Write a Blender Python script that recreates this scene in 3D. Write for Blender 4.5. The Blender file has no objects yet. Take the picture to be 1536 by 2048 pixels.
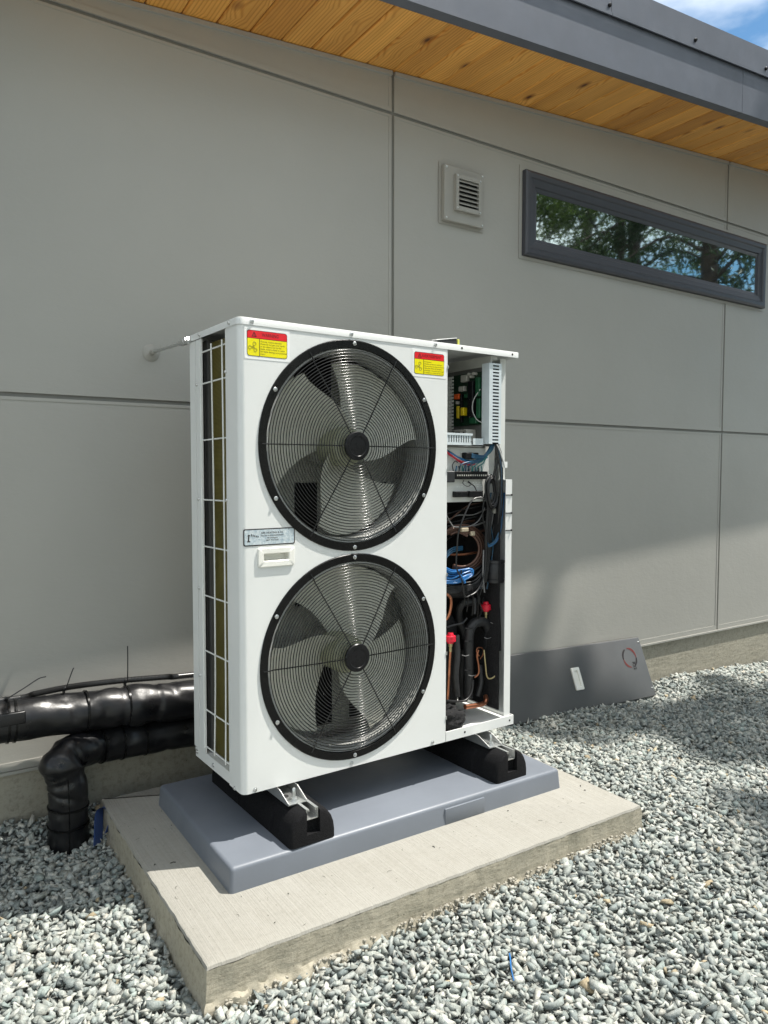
import bpy, bmesh, math, random
import numpy as np
from mathutils import Vector, Matrix, noise as mnoise

scene = bpy.context.scene
COL = scene.collection
rnd = random.Random(7)

# ------------------------------------------------------------------ camera
FPX, IW, IH = 1493.96, 1536, 2048
CAM = Vector((-0.8925, -2.1008, 0.9916))
FWD = Vector((0.55740539, 0.82855012, -0.05295207))
RGT = Vector((0.829747, -0.55813855, 0.00112714))
UPV = Vector((0.0286207, 0.04456509, 0.99859642))
cd = bpy.data.cameras.new('camera')
cd.sensor_fit = 'VERTICAL'; cd.sensor_height = 36; cd.lens = FPX / IH * 36
cd.clip_start = 0.05; cd.clip_end = 500
cam = bpy.data.objects.new('camera', cd); COL.objects.link(cam)
cam.matrix_world = Matrix(((RGT.x, UPV.x, -FWD.x, CAM.x), (RGT.y, UPV.y, -FWD.y, CAM.y), (RGT.z, UPV.z, -FWD.z, CAM.z), (0, 0, 0, 1)))
scene.camera = cam

# ------------------------------------------------------------------ light
SUN_TO = Vector((0.44, -0.19, 1.0)).normalized()        # towards the sun
SKY_STRENGTH, SUN_STRENGTH, EXPOSURE = 0.078, 3.3, 1.2
world = bpy.data.worlds.new('World'); scene.world = world
world.use_nodes = True
wn, wl = world.node_tree.nodes, world.node_tree.links
wn.clear()
w_out = wn.new('ShaderNodeOutputWorld'); w_bg = wn.new('ShaderNodeBackground'); w_sky = wn.new('ShaderNodeTexSky')
w_sky.sky_type = 'NISHITA'; w_sky.sun_disc = False
w_sky.sun_elevation = math.asin(SUN_TO.z); w_sky.sun_rotation = math.atan2(SUN_TO.x, SUN_TO.y)
w_sky.air_density = 1.0; w_sky.dust_density = 0.4; w_sky.ozone_density = 2.5
w_tc = wn.new('ShaderNodeTexCoord'); w_map = wn.new('ShaderNodeMapping'); w_map.inputs['Scale'].default_value = (1, 1, 2.6); w_map.inputs['Location'].default_value = (-0.3, 0.2, 0.2)
w_noise = wn.new('ShaderNodeTexNoise'); w_noise.inputs['Scale'].default_value = 2.3; w_noise.inputs['Detail'].default_value = 7
w_ramp = wn.new('ShaderNodeValToRGB'); w_ramp.color_ramp.elements[0].position = 0.40; w_ramp.color_ramp.elements[1].position = 0.72
w_mix = wn.new('ShaderNodeMixRGB'); w_mix.inputs['Color2'].default_value = (16.0, 15.6, 14.3, 1)
wl.new(w_tc.outputs['Generated'], w_map.inputs['Vector']); wl.new(w_map.outputs['Vector'], w_noise.inputs['Vector'])
wl.new(w_noise.outputs['Fac'], w_ramp.inputs['Fac']); wl.new(w_ramp.outputs['Color'], w_mix.inputs['Fac'])
w_tint = wn.new('ShaderNodeMixRGB'); w_tint.blend_type = 'MULTIPLY'; w_tint.inputs['Fac'].default_value = 1; w_tint.inputs['Color2'].default_value = (0.58, 0.80, 0.84, 1)
wl.new(w_sky.outputs['Color'], w_tint.inputs['Color1']); wl.new(w_tint.outputs['Color'], w_mix.inputs['Color1']); wl.new(w_mix.outputs['Color'], w_bg.inputs['Color'])
w_bg.inputs['Strength'].default_value = SKY_STRENGTH
wl.new(w_bg.outputs['Background'], w_out.inputs['Surface'])
sl = bpy.data.lights.new('sun', 'SUN'); sl.energy = SUN_STRENGTH; sl.angle = math.radians(0.55); sl.color = (1.0, 0.955, 0.88)
sun = bpy.data.objects.new('sun', sl); COL.objects.link(sun)
sun.rotation_euler = SUN_TO.to_track_quat('Z', 'Y').to_euler(); sun.location = SUN_TO * 30
scene.view_settings.view_transform = 'Standard'; scene.view_settings.look = 'None'
scene.view_settings.exposure = EXPOSURE; scene.view_settings.gamma = 1; scene.view_settings.use_curve_mapping = False
scene.cycles.max_bounces = 8

# ------------------------------------------------------------------ helpers
class MB:
    """collects faces and links them as ONE mesh object"""
    def __init__(s): s.v, s.f = [], []
    def add(s, vs, fs):
        b = len(s.v); s.v += [tuple(v) for v in vs]; s.f += [tuple(i + b for i in f) for f in fs]; return s
    def quad(s, a, b, c, d): return s.add([a, b, c, d], [(0, 1, 2, 3)])
    def box(s, x0, x1, y0, y1, z0, z1):
        return s.add([(x0,y0,z0),(x1,y0,z0),(x1,y1,z0),(x0,y1,z0),(x0,y0,z1),(x1,y0,z1),(x1,y1,z1),(x0,y1,z1)],
                     [(0,3,2,1),(4,5,6,7),(0,1,5,4),(1,2,6,5),(2,3,7,6),(3,0,4,7)])
    def bbox(s, x0, x1, y0, y1, z0, z1, r=0.004, seg=2):
        bm = bmesh.new(); bmesh.ops.create_cube(bm, size=1)
        for v in bm.verts: v.co = Vector(((x0+x1)/2 + v.co.x*(x1-x0), (y0+y1)/2 + v.co.y*(y1-y0), (z0+z1)/2 + v.co.z*(z1-z0)))
        bmesh.ops.bevel(bm, geom=bm.edges[:], offset=r, segments=seg, profile=0.5, affect='EDGES')
        return s.bm(bm)
    def bm(s, bm):
        bm.verts.index_update()
        s.add([v.co for v in bm.verts], [[v.index for v in f.verts] for f in bm.faces]); bm.free(); return s
    def tube(s, pts, r, n=8, smooth=0, cap=True):
        P = [Vector(p) for p in pts]
        if smooth: P = catmull(P, smooth)
        m = len(P); R = r if callable(r) else (lambda t: r)
        T = [(P[min(i+1, m-1)] - P[max(i-1, 0)]).normalized() for i in range(m)]
        ref = Vector((0, 0, 1)) if abs(T[0].z) < 0.9 else Vector((1, 0, 0))
        N = T[0].cross(ref).normalized(); vs, fs = [], []
        for i in range(m):
            N = (N - T[i] * N.dot(T[i])).normalized(); B = T[i].cross(N); rr = R(i / max(1, m-1))
            for k in range(n):
                a = 2*math.pi*k/n; vs.append(P[i] + (N*math.cos(a) + B*math.sin(a))*rr)
        for i in range(m-1):
            for k in range(n):
                k2 = (k+1) % n; fs.append((i*n+k, i*n+k2, (i+1)*n+k2, (i+1)*n+k))
        if cap: fs += [tuple(range(n))[::-1], tuple(range((m-1)*n, m*n))]
        return s.add(vs, fs)
    def lathe(s, prof, c, axis='y', n=24, cap=True):
        """prof = [(radius, offset along axis)]"""
        vs, fs = [], []; cx, cy, cz = c
        for r, h in prof:
            for k in range(n):
                a = 2*math.pi*k/n; u, w = r*math.cos(a), r*math.sin(a)
                vs.append((cx+u, cy+h, cz+w) if axis == 'y' else ((cx+u, cy+w, cz+h) if axis == 'z' else (cx+h, cy+u, cz+w)))
        m = len(prof)
        for i in range(m-1):
            for k in range(n):
                k2 = (k+1) % n; fs.append((i*n+k, i*n+k2, (i+1)*n+k2, (i+1)*n+k))
        if cap:
            if prof[0][0] > 1e-6: fs.append(tuple(range(n)))
            if prof[-1][0] > 1e-6: fs.append(tuple(range((m-1)*n, m*n)))
        return s.add(vs, fs)
    def prism(s, poly, y0, y1, plane='xz'):
        """extruded polygon; poly in (x,z) or (x,y) or (y,z)"""
        n = len(poly)
        def P(p, h): return (p[0], h, p[1]) if plane == 'xz' else ((p[0], p[1], h) if plane == 'xy' else (h, p[0], p[1]))
        return s.add([P(p, y0) for p in poly] + [P(p, y1) for p in poly],
                     [tuple(range(n))[::-1], tuple(range(n, 2*n))] + [(i, (i+1) % n, n+(i+1) % n, n+i) for i in range(n)])
    def mesh(s, name, mat=None, smooth=None):
        me = bpy.data.meshes.new(name); me.from_pydata(s.v, [], s.f)
        bm = bmesh.new(); bm.from_mesh(me); bmesh.ops.recalc_face_normals(bm, faces=bm.faces); bm.to_mesh(me); bm.free()
        if mat: me.materials.append(mat)
        if smooth is not None:
            me.polygons.foreach_set('use_smooth', [True]*len(me.polygons))
            try: me.set_sharp_from_angle(angle=math.radians(smooth))
            except Exception: pass
        return me
    def build(s, name, mat, parent=None, smooth=None):
        return link(name, s.mesh(name, mat, smooth), parent)
def link(name, me, parent=None):
    o = bpy.data.objects.new(name, me); COL.objects.link(o)
    if parent: o.parent = parent
    return o
def catmull(P, k):
    out = []; Q = [P[0]*2 - P[1]] + P + [P[-1]*2 - P[-2]]
    for i in range(1, len(Q)-2):
        for j in range(k):
            t = j/k; a, b, c, d = Q[i-1], Q[i], Q[i+1], Q[i+2]
            out.append(0.5*((2*b) + (c-a)*t + (2*a-5*b+4*c-d)*t*t + (3*b-a-3*c+d)*t**3))
    out.append(P[-1]); return out
def tag(o, label=None, cat=None, group=None, kind=None):
    if label: o['label'] = label
    if cat: o['category'] = cat
    if group: o['group'] = group
    if kind: o['kind'] = kind
    return o
def empty(name, loc, rz=0):
    o = bpy.data.objects.new(name, None); COL.objects.link(o); o.location = loc; o.rotation_euler = (0, 0, rz); o.empty_display_size = 0.1
    return o
def rrect(x0, x1, z0, z1, r, n=5):
    out = []
    for cx, cz, a0 in ((x1-r, z1-r, 0), (x0+r, z1-r, 90), (x0+r, z0+r, 180), (x1-r, z0+r, 270)):
        for i in range(n+1):
            a = math.radians(a0 + 90*i/n); out.append((cx + r*math.cos(a), cz + r*math.sin(a)))
    return out
def text_mesh(body, size, mat, align='LEFT', width=None, bold=0.0):
    cu = bpy.data.curves.new('lettering', 'FONT'); cu.body = body; cu.size = size; cu.align_x = align; cu.align_y = 'CENTER'
    cu.offset = bold; cu.resolution_u = 2
    o = bpy.data.objects.new('lettering', cu); COL.objects.link(o)
    bpy.context.view_layer.update()
    me = bpy.data.meshes.new_from_object(o.evaluated_get(bpy.context.evaluated_depsgraph_get()))
    bpy.data.objects.remove(o); bpy.data.curves.remove(cu)
    if width:
        xs = [v.co.x for v in me.vertices]; w = max(xs)-min(xs)
        for v in me.vertices: v.co.x *= width/w
    me.materials.clear(); me.materials.append(mat)
    for v in me.vertices: v.co = Vector((v.co.x, 0, v.co.y))      # stands in the x-z plane, reads from -y
    return me

# ------------------------------------------------------------------ materials
class NT:
    def __init__(s, name):
        s.m = bpy.data.materials.new(name); s.m.use_nodes = True; s.t = s.m.node_tree; s.n = s.t.nodes
        s.b = s.n['Principled BSDF']; s.out = s.n['Material Output']
    def new(s, t, **kw):
        nd = s.n.new(t)
        for k, v in kw.items():
            if k in nd.inputs: nd.inputs[k].default_value = v
            else: setattr(nd, k, v)
        return nd
    def l(s, a, b): s.t.links.new(a, b)
    def coords(s, kind='Object', scale=(1, 1, 1)):
        tc = s.new('ShaderNodeTexCoord'); mp = s.new('ShaderNodeMapping'); mp.inputs['Scale'].default_value = scale
        s.l(tc.outputs[kind], mp.inputs['Vector']); return mp.outputs['Vector']
    def noise(s, vec, scale, detail=4, rough=0.55):
        nd = s.new('ShaderNodeTexNoise'); nd.inputs['Scale'].default_value = scale; nd.inputs['Detail'].default_value = detail; nd.inputs['Roughness'].default_value = rough
        s.l(vec, nd.inputs['Vector']); return nd.outputs['Fac']
    def ramp(s, fac, stops):
        nd = s.new('ShaderNodeValToRGB'); e = nd.color_ramp.elements
        while len(e) < len(stops): e.new(0.5)
        for q, (p, c) in zip(e, stops): q.position = p; q.color = (*c, 1) if len(c) == 3 else c
        s.l(fac, nd.inputs['Fac']); return nd.outputs['Color']
    def bump(s, h, strength, dist):
        nd = s.new('ShaderNodeBump'); nd.inputs['Strength'].default_value = strength; nd.inputs['Distance'].default_value = dist
        prev = s.b.inputs['Normal'].links
        if prev: s.l(prev[0].from_socket, nd.inputs['Normal'])
        s.l(h, nd.inputs['Height']); s.l(nd.outputs['Normal'], s.b.inputs['Normal'])
    def mix(s, fac, a, b, mode='MIX'):
        nd = s.new('ShaderNodeMixRGB', blend_type=mode)
        for i, x in ((0, fac), (1, a), (2, b)):
            if hasattr(x, 'links'): s.l(x, nd.inputs[i])
            else: nd.inputs[i].default_value = x if i == 0 else (*x, 1)
        return nd.outputs['Color']
def simple(name, c, rough=0.5, metal=0.0, var=0.08, scale=12, bump=0.0, bscale=200, bdist=0.0005, rvar=0.0, spec=None):
    t = NT(name); v = t.coords()
    n = t.noise(v, scale, 5)
    lo = tuple(max(0, x*(1-var)) for x in c); hi = tuple(min(1, x*(1+var)) for x in c)
    t.l(t.ramp(n, [(0.3, lo), (0.7, hi)]), t.b.inputs['Base Color'])
    t.b.inputs['Roughness'].default_value = rough; t.b.inputs['Metallic'].default_value = metal
    if rvar:
        r = t.ramp(t.noise(v, scale*2.3, 5), [(0.3, (rough-rvar,)*3), (0.75, (rough+rvar,)*3)]); t.l(r, t.b.inputs['Roughness'])
    if bump: t.bump(t.noise(v, bscale, 3), bump, bdist)
    if spec is not None: t.b.inputs['Specular IOR Level'].default_value = spec
    return t.m

M = {}
M['white_paint'] = simple('white_powder_coat', (0.75, 0.76, 0.74), 0.38, 0, 0.02, 6, 0.05, 600, 0.0002)
M['inner_white'] = simple('inner_white_sheet', (0.66, 0.67, 0.64), 0.45, 0, 0.04, 8)
M['grey_plate'] = simple('grey_galvanised_sheet', (0.60, 0.60, 0.53), 0.45, 0.0, 0.1, 9)
M['end_plate'] = simple('grey_end_plate', (0.085, 0.085, 0.083), 0.45)
M['box_grey'] = simple('control_box_grey', (0.15, 0.15, 0.14), 0.5)  # grey darkened so the colour carries the lid's shade inside the box
M['rail_grey'] = simple('rail_grey', (0.40, 0.40, 0.37), 0.5)
M['bell'] = simple('grey_bell_mouth', (0.46, 0.47, 0.45), 0.32)
M['tan_clip'] = simple('tan_clip', (0.42, 0.36, 0.26), 0.5)
M['black_plastic'] = simple('black_plastic', (0.008, 0.008, 0.009), 0.32, 0, 0.2, 30, rvar=0.08, spec=0.25)
M['black_ring'] = simple('black_gloss_ring', (0.006, 0.006, 0.006), 0.2, 0, 0.2, 30, rvar=0.05, spec=0.22)
M['wire_black'] = simple('black_wire_coating', (0.012, 0.012, 0.012), 0.19, 0, 0.1, 30, spec=0.45)
M['wire_white'] = simple('white_wire_coating', (0.78, 0.79, 0.76), 0.35)
M['blade'] = simple('grey_fan_blade', (0.60, 0.60, 0.52), 0.4, 0, 0.06, 6)
M['hub'] = simple('olive_fan_hub', (0.38, 0.39, 0.27), 0.4)
M['steel'] = simple('zinc_steel', (0.62, 0.63, 0.62), 0.28, 0.95, 0.08, 40)
M['alu'] = simple('aluminium_channel', (0.66, 0.67, 0.66), 0.34, 0.9, 0.05, 60)
M['handle'] = simple('ivory_plastic', (0.83, 0.82, 0.76), 0.28, 0, 0.01)
M['sticker_white'] = simple('sticker_white', (0.84, 0.85, 0.83), 0.3, 0, 0.01)
M['red_print'] = simple('red_print', (0.72, 0.012, 0.02), 0.32, 0, 0.02)
M['yellow_print'] = simple('yellow_print', (0.84, 0.74, 0.0), 0.32, 0, 0.02)
M['ink'] = simple('black_ink', (0.02, 0.015, 0.015), 0.4)
M['ink_red'] = simple('dark_header_ink', (0.10, 0.006, 0.008), 0.4)
M['logo_red'] = simple('dull_red_logo', (0.13, 0.026, 0.022), 0.4)
M['ink_olive'] = simple('small_print_ink', (0.09, 0.07, 0.01), 0.4)
M['black_rubber'] = simple('black_recycled_rubber', (0.010, 0.010, 0.011), 0.9, 0, 0.5, 240, 1.0, 300, 0.003, spec=0.15)
M['pcb'] = simple('green_circuit_board', (0.006, 0.030, 0.013), 0.35, 0, 0.5, 60)
M['pcb_light'] = simple('green_connector', (0.014, 0.09, 0.04), 0.4)
M['relay_white'] = simple('white_relay', (0.42, 0.41, 0.37), 0.4)
M['duct'] = simple('pale_blue_grey_duct', (0.60, 0.66, 0.68), 0.4)
M['orange'] = simple('orange_plastic', (0.75, 0.10, 0.01), 0.4)
M['yellow'] = simple('yellow_plastic', (0.75, 0.55, 0.01), 0.4)
M['cable_black'] = simple('black_cable', (0.012, 0.012, 0.013), 0.38)
M['cable_blue'] = simple('bright_blue_cable', (0.02, 0.14, 0.38), 0.35)
M['cable_navy'] = simple('dark_blue_cable', (0.015, 0.075, 0.14), 0.35)
M['cable_teal'] = simple('teal_cable', (0.02, 0.16, 0.15), 0.4)
M['cable_red'] = simple('red_cable', (0.45, 0.02, 0.04), 0.38)
M['cable_white'] = simple('white_cable', (0.5, 0.5, 0.48), 0.4)
M['cable_grey'] = simple('grey_cable', (0.2, 0.2, 0.2), 0.4)
M['cable_brown'] = simple('brown_sheathed_tube', (0.115, 0.062, 0.045), 0.35, 0.2)
M['copper'] = simple('copper_tube', (0.42, 0.17, 0.095), 0.34, 0.9, 0.3, 30)
M['brass'] = simple('brass_stem', (0.5, 0.42, 0.22), 0.35, 0.85)
M['foam'] = simple('black_foam_sleeve', (0.020, 0.021, 0.023), 0.5, 0, 0.3, 60, 0.3, 150, 0.002)
M['felt'] = simple('black_felt_jacket', (0.008, 0.008, 0.009), 0.95, 0, 0.5, 120, 0.8, 200, 0.004)
M['red_cap'] = simple('red_valve_cap', (0.62, 0.012, 0.035), 0.4)
M['pad'] = simple('grey_blue_plastic_pad', (0.150, 0.167, 0.195), 0.46, 0, 0.06, 5, 0.15, 90, 0.001, rvar=0.06)
M['fascia'] = simple('charcoal_metal_flashing', (0.118, 0.130, 0.158), 0.42, 0.0, 0.10, 5, 0.05, 60, 0.0006, rvar=0.08)
M['frame'] = simple('charcoal_window_frame', (0.055, 0.058, 0.070), 0.36, 0, 0.05, 10)
M['vent_paint'] = simple('vent_grey_paint', (0.345, 0.335, 0.302), 0.5, 0, 0.03, 10)
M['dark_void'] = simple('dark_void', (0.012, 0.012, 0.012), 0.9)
M['reveal'] = simple('reveal_channel', (0.20, 0.198, 0.18), 0.55)
M['cover'] = simple('charcoal_cover_panel', (0.085, 0.086, 0.086), 0.36, 0.0, 0.07, 7, rvar=0.04)
M['pipe'] = simple('black_pipe_jacket', (0.007, 0.007, 0.008), 0.38, 0, 0.5, 9, 0.25, 18, 0.006, rvar=0.12)
M['conduit'] = simple('grey_black_conduit', (0.05, 0.05, 0.05), 0.3, 0.5)
M['blue_scrap'] = simple('dark_blue_plastic', (0.02, 0.05, 0.16), 0.4)
M['bark'] = simple('brown_bark', (0.06, 0.042, 0.032), 0.9, 0, 0.4, 9, 0.8, 30, 0.02)
M['yellow_label'] = simple('lime_yellow_print', (0.62, 0.62, 0.12), 0.4)
M['debris'] = simple('dark_debris', (0.03, 0.025, 0.02), 0.8)

def siding_material():
    t = NT('smooth_grey_fibre_cement'); v = t.coords()
    n = t.noise(v, 1.4, 6)
    t.l(t.ramp(n, [(0.3, (0.365, 0.357, 0.325)), (0.7, (0.395, 0.387, 0.354))]), t.b.inputs['Base Color'])
    t.l(t.ramp(t.noise(v, 2.1, 5), [(0.3, (0.36,)*3), (0.7, (0.50,)*3)]), t.b.inputs['Roughness'])
    v2 = t.coords(scale=(30, 30, 75)); t.bump(t.noise(v2, 1.0, 5, 0.6), 0.24, 0.0028)
    t.bump(t.noise(v, 3.2, 4, 0.6), 0.12, 0.02)
    return t.m
M['siding'] = siding_material()
def concrete_material(name, lo, hi, broom=True):
    t = NT(name); v = t.coords()
    n1 = t.noise(v, 3.5, 6, 0.6); n2 = t.noise(v, 60, 4, 0.7)
    c = t.mix(0.16 if broom else 0.5, t.ramp(n1, [(0.3, lo), (0.7, hi)]), t.ramp(n2, [(0.32, tuple(x*0.62 for x in lo)), (0.5, hi), (0.7, tuple(min(1, x*1.16) for x in hi))]))
    vor = t.new('ShaderNodeTexVoronoi'); vor.inputs['Scale'].default_value = 55; t.l(v, vor.inputs['Vector'])
    pit = t.ramp(vor.outputs['Distance'], [(0.06, (0.28, 0.27, 0.24)), (0.14, (1, 1, 1))])
    gate = t.ramp(t.noise(v, 9, 3), [(0.52, (0, 0, 0)), (0.62, (1, 1, 1))])
    c = t.mix(gate, c, t.mix(1.0, c, pit, 'MULTIPLY'))
    t.l(c, t.b.inputs['Base Color']); t.b.inputs['Roughness'].default_value = 0.88
    t.bump(t.noise(v, 130, 5, 0.7), 0.45, 0.003)
    if broom:
        vb = t.coords(scale=(210, 2.5, 1)); nb = t.noise(vb, 1.0, 3, 0.6); t.bump(nb, 0.7, 0.003); c = t.mix(1.0, c, t.ramp(nb, [(0.3, (0.92, 0.915, 0.90)), (0.65, (1.03, 1.03, 1.03))]), 'MULTIPLY'); t.l(c, t.b.inputs['Base Color'])
    else:
        vb = t.coords(scale=(5, 5, 26)); t.bump(t.noise(vb, 1.0, 4, 0.65), 0.6, 0.006)
    return t.m
M['slab_top'] = concrete_material('broomed_concrete', (0.265, 0.254, 0.222), (0.308, 0.299, 0.268))
M['slab_side'] = concrete_material('rough_concrete_edge', (0.285, 0.258, 0.19), (0.365, 0.335, 0.265), False)
M['slab_crumb'] = concrete_material('concrete_crumb', (0.27, 0.25, 0.20), (0.34, 0.32, 0.27), False)
M['foundation'] = concrete_material('cast_foundation_concrete', (0.27, 0.25, 0.195), (0.36, 0.335, 0.27), False)
def wood_material():
    t = NT('knotty_cedar_board'); oi = t.new('ShaderNodeObjectInfo')
    tc = t.new('ShaderNodeTexCoord'); off = t.new('ShaderNodeVectorMath', operation='MULTIPLY_ADD')
    comb = t.new('ShaderNodeCombineXYZ')
    for k, mul in zip('XYZ', (13.0, 29.0, 7.0)):
        mm = t.new('ShaderNodeMath', operation='MULTIPLY'); mm.inputs[1].default_value = mul; t.l(oi.outputs['Random'], mm.inputs[0]); t.l(mm.outputs[0], comb.inputs[k])
    off.operation = 'ADD'; t.l(tc.outputs['Object'], off.inputs[0]); t.l(comb.outputs[0], off.inputs[1])
    def mp(s):
        m = t.new('ShaderNodeMapping'); m.inputs['Scale'].default_value = s; t.l(off.outputs[0], m.inputs['Vector']); return m.outputs['Vector']
    vor = t.new('ShaderNodeTexVoronoi'); vor.inputs['Scale'].default_value = 1.0; t.l(mp((8, 4.2, 1)), vor.inputs['Vector'])
    d = vor.outputs['Distance']
    # growth lines run along the board and bend a little round the knots
    dd = t.new('ShaderNodeMath', operation='SUBTRACT'); dd.inputs[0].default_value = 0.45; dd.use_clamp = True; t.l(d, dd.inputs[1])
    sep = t.new('ShaderNodeSeparateXYZ'); t.l(mp((1, 1, 1)), sep.inputs[0])
    gx = t.new('ShaderNodeMath', operation='MULTIPLY_ADD'); t.l(sep.outputs['X'], gx.inputs[0]); gx.inputs[1].default_value = 400
    ln = t.new('ShaderNodeMath', operation='MULTIPLY'); t.l(t.noise(mp((5, 0.9, 1)), 1.0, 2), ln.inputs[0]); ln.inputs[1].default_value = 11
    t.l(ln.outputs[0], gx.inputs[2])
    g2 = t.new('ShaderNodeMath', operation='MULTIPLY_ADD'); t.l(dd.outputs[0], g2.inputs[0]); g2.inputs[1].default_value = 34; t.l(gx.outputs[0], g2.inputs[2])
    sn = t.new('ShaderNodeMath', operation='SINE'); t.l(g2.outputs[0], sn.inputs[0])
    h = t.new('ShaderNodeMath', operation='MULTIPLY_ADD'); t.l(sn.outputs[0], h.inputs[0]); h.inputs[1].default_value = 0.5; h.inputs[2].default_value = 0.5
    base = t.ramp(h.outputs[0], [(0.0, (0.86, 0.46, 0.115)), (0.6, (0.83, 0.43, 0.098)), (0.92, (0.71, 0.33, 0.064)), (1.0, (0.68, 0.30, 0.056))])
    fine = t.ramp(t.noise(mp((160, 3, 1)), 1.0, 3), [(0.3, (0.86, 0.84, 0.80)), (0.7, (1.05, 1.05, 1.05))])
    c = t.mix(1.0, base, fine, 'MULTIPLY')
    patch = t.ramp(t.noise(mp((9, 1.6, 1)), 1.0, 3), [(0.3, (0.84, 0.78, 0.70)), (0.65, (1.06, 1.06, 1.06))]); c = t.mix(1.0, c, patch, 'MULTIPLY')
    tone = t.ramp(oi.outputs['Random'], [(0.0, (0.78, 0.70, 0.60)), (0.45, (1.0, 1.0, 1.0)), (1.0, (1.14, 1.13, 1.10))])
    c = t.mix(1.0, c, tone, 'MULTIPLY')
    gate = t.ramp(vor.outputs['Color'], [(0.40, (0, 0, 0)), (0.42, (1, 1, 1))])
    halo = t.ramp(d, [(0.07, (0.45, 0.32, 0.22)), (0.22, (1, 1, 1))]); c = t.mix(gate, c, t.mix(1.0, c, halo, 'MULTIPLY'))
    knot = t.mix(1.0, t.ramp(d, [(0.05, (1, 1, 1)), (0.085, (0, 0, 0))]), gate, 'MULTIPLY'); c = t.mix(knot, c, (0.10, 0.036, 0.012))
    t.l(c, t.b.inputs['Base Color']); t.b.inputs['Roughness'].default_value = 0.5
    t.bump(t.noise(mp((180, 5, 1)), 1.0, 3), 0.2, 0.001)
    return t.m
M['wood'] = wood_material()
def glass_pane_material():
    t = NT('dark_reflective_glass'); g = t.new('ShaderNodeBsdfGlossy'); g.inputs['Roughness'].default_value = 0.025
    g.inputs['Color'].default_value = (0.80, 0.93, 0.90, 1)
    mx = t.new('ShaderNodeMixShader'); mx.inputs[0].default_value = 0.56
    t.b.inputs['Base Color'].default_value = (0.006, 0.008, 0.009, 1); t.b.inputs['Roughness'].default_value = 0.1
    v = t.coords(); b = t.new('ShaderNodeBump'); b.inputs['Strength'].default_value = 0.04; b.inputs['Distance'].default_value = 0.01
    t.l(t.noise(v, 2.5, 2), b.inputs['Height']); t.l(b.outputs['Normal'], g.inputs['Normal'])
    t.l(t.b.outputs[0], mx.inputs[1]); t.l(g.outputs[0], mx.inputs[2]); t.l(mx.outputs[0], t.out.inputs['Surface'])
    return t.m
M['glass'] = glass_pane_material()
def coil_material():
    t = NT('olive_gold_fin_coil'); v = t.coords(scale=(1, 1, 1))
    w = t.new('ShaderNodeTexWave'); w.wave_type = 'BANDS'; w.bands_direction = 'Z'; w.inputs['Scale'].default_value = 75; w.inputs['Distortion'].default_value = 0.6; t.l(v, w.inputs['Vector'])
    c = t.ramp(w.outputs['Fac'], [(0.0, (0.075, 0.06, 0.012)), (1.0, (0.24, 0.20, 0.05))])
    c = t.mix(1.0, c, t.ramp(t.noise(v, 14, 4), [(0.3, (0.7, 0.7, 0.6)), (0.7, (1.1, 1.1, 1.1))]), 'MULTIPLY')
    t.l(c, t.b.inputs['Base Color']); t.b.inputs['Roughness'].default_value = 0.42; t.b.inputs['Metallic'].default_value = 0.35
    t.bump(w.outputs['Fac'], 0.5, 0.002)
    return t.m
M['coil'] = coil_material()
def badge_material():
    t = NT('crinkled_foil_badge'); v = t.coords()
    t.l(t.ramp(t.noise(v, 90, 5, 0.7), [(0.35, (0.42, 0.52, 0.58)), (0.65, (0.74, 0.80, 0.82))]), t.b.inputs['Base Color'])
    t.b.inputs['Roughness'].default_value = 0.35; t.b.inputs['Metallic'].default_value = 0.25
    t.bump(t.noise(v, 260, 4, 0.7), 0.6, 0.002); return t.m
M['badge'] = badge_material()
def gravel_material():
    t = NT('crushed_grey_green_stone'); a = t.new('ShaderNodeAttribute', attribute_name='tone'); v = t.coords()
    n = t.ramp(t.noise(v, 170, 5, 0.7), [(0.32, (0.62, 0.64, 0.63)), (0.55, (1.0, 1.0, 1.0)), (0.72, (1.3, 1.28, 1.24))])
    n2 = t.ramp(t.noise(v, 45, 3, 0.6), [(0.35, (0.86, 0.9, 0.9)), (0.7, (1.08, 1.05, 1.0))])
    t.l(t.mix(1.0, t.mix(1.0, a.outputs['Color'], n, 'MULTIPLY'), n2, 'MULTIPLY'), t.b.inputs['Base Color'])
    t.b.inputs['Roughness'].default_value = 0.82; t.bump(t.noise(v, 220, 4, 0.7), 0.5, 0.003); return t.m
M['gravel'] = gravel_material()
def ground_material():
    t = NT('gravel_bed'); v = t.coords()
    vor = t.new('ShaderNodeTexVoronoi'); vor.inputs['Scale'].default_value = 34; t.l(v, vor.inputs['Vector'])
    c = t.mix(1.0, t.ramp(t.noise(v, 30, 4), [(0.3, (0.20, 0.21, 0.20)), (0.7, (0.33, 0.34, 0.32))]), t.ramp(vor.outputs['Distance'], [(0.2, (1, 1, 1)), (0.8, (0.35, 0.35, 0.35))]), 'MULTIPLY')
    t.l(c, t.b.inputs['Base Color']); t.b.inputs['Roughness'].default_value = 0.9
    t.bump(vor.outputs['Distance'], 0.8, -0.02); return t.m
M['ground'] = ground_material()
def leaf_material(name, lo, hi):
    t = NT(name); a = t.new('ShaderNodeAttribute', attribute_name='tone')
    t.l(t.ramp(a.outputs['Fac'], [(0.0, lo), (1.0, hi)]), t.b.inputs['Base Color']); t.b.inputs['Roughness'].default_value = 0.5
    tr = t.new('ShaderNodeBsdfTranslucent'); t.l(t.ramp(a.outputs['Fac'], [(0.0, tuple(x*1.2 for x in lo)), (1.0, tuple(x*1.5 for x in hi))]), tr.inputs['Color'])
    mx = t.new('ShaderNodeMixShader'); mx.inputs[0].default_value = 0.4
    t.l(t.b.outputs[0], mx.inputs[1]); t.l(tr.outputs[0], mx.inputs[2]); t.l(mx.outputs[0], t.out.inputs['Surface']); return t.m
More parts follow.
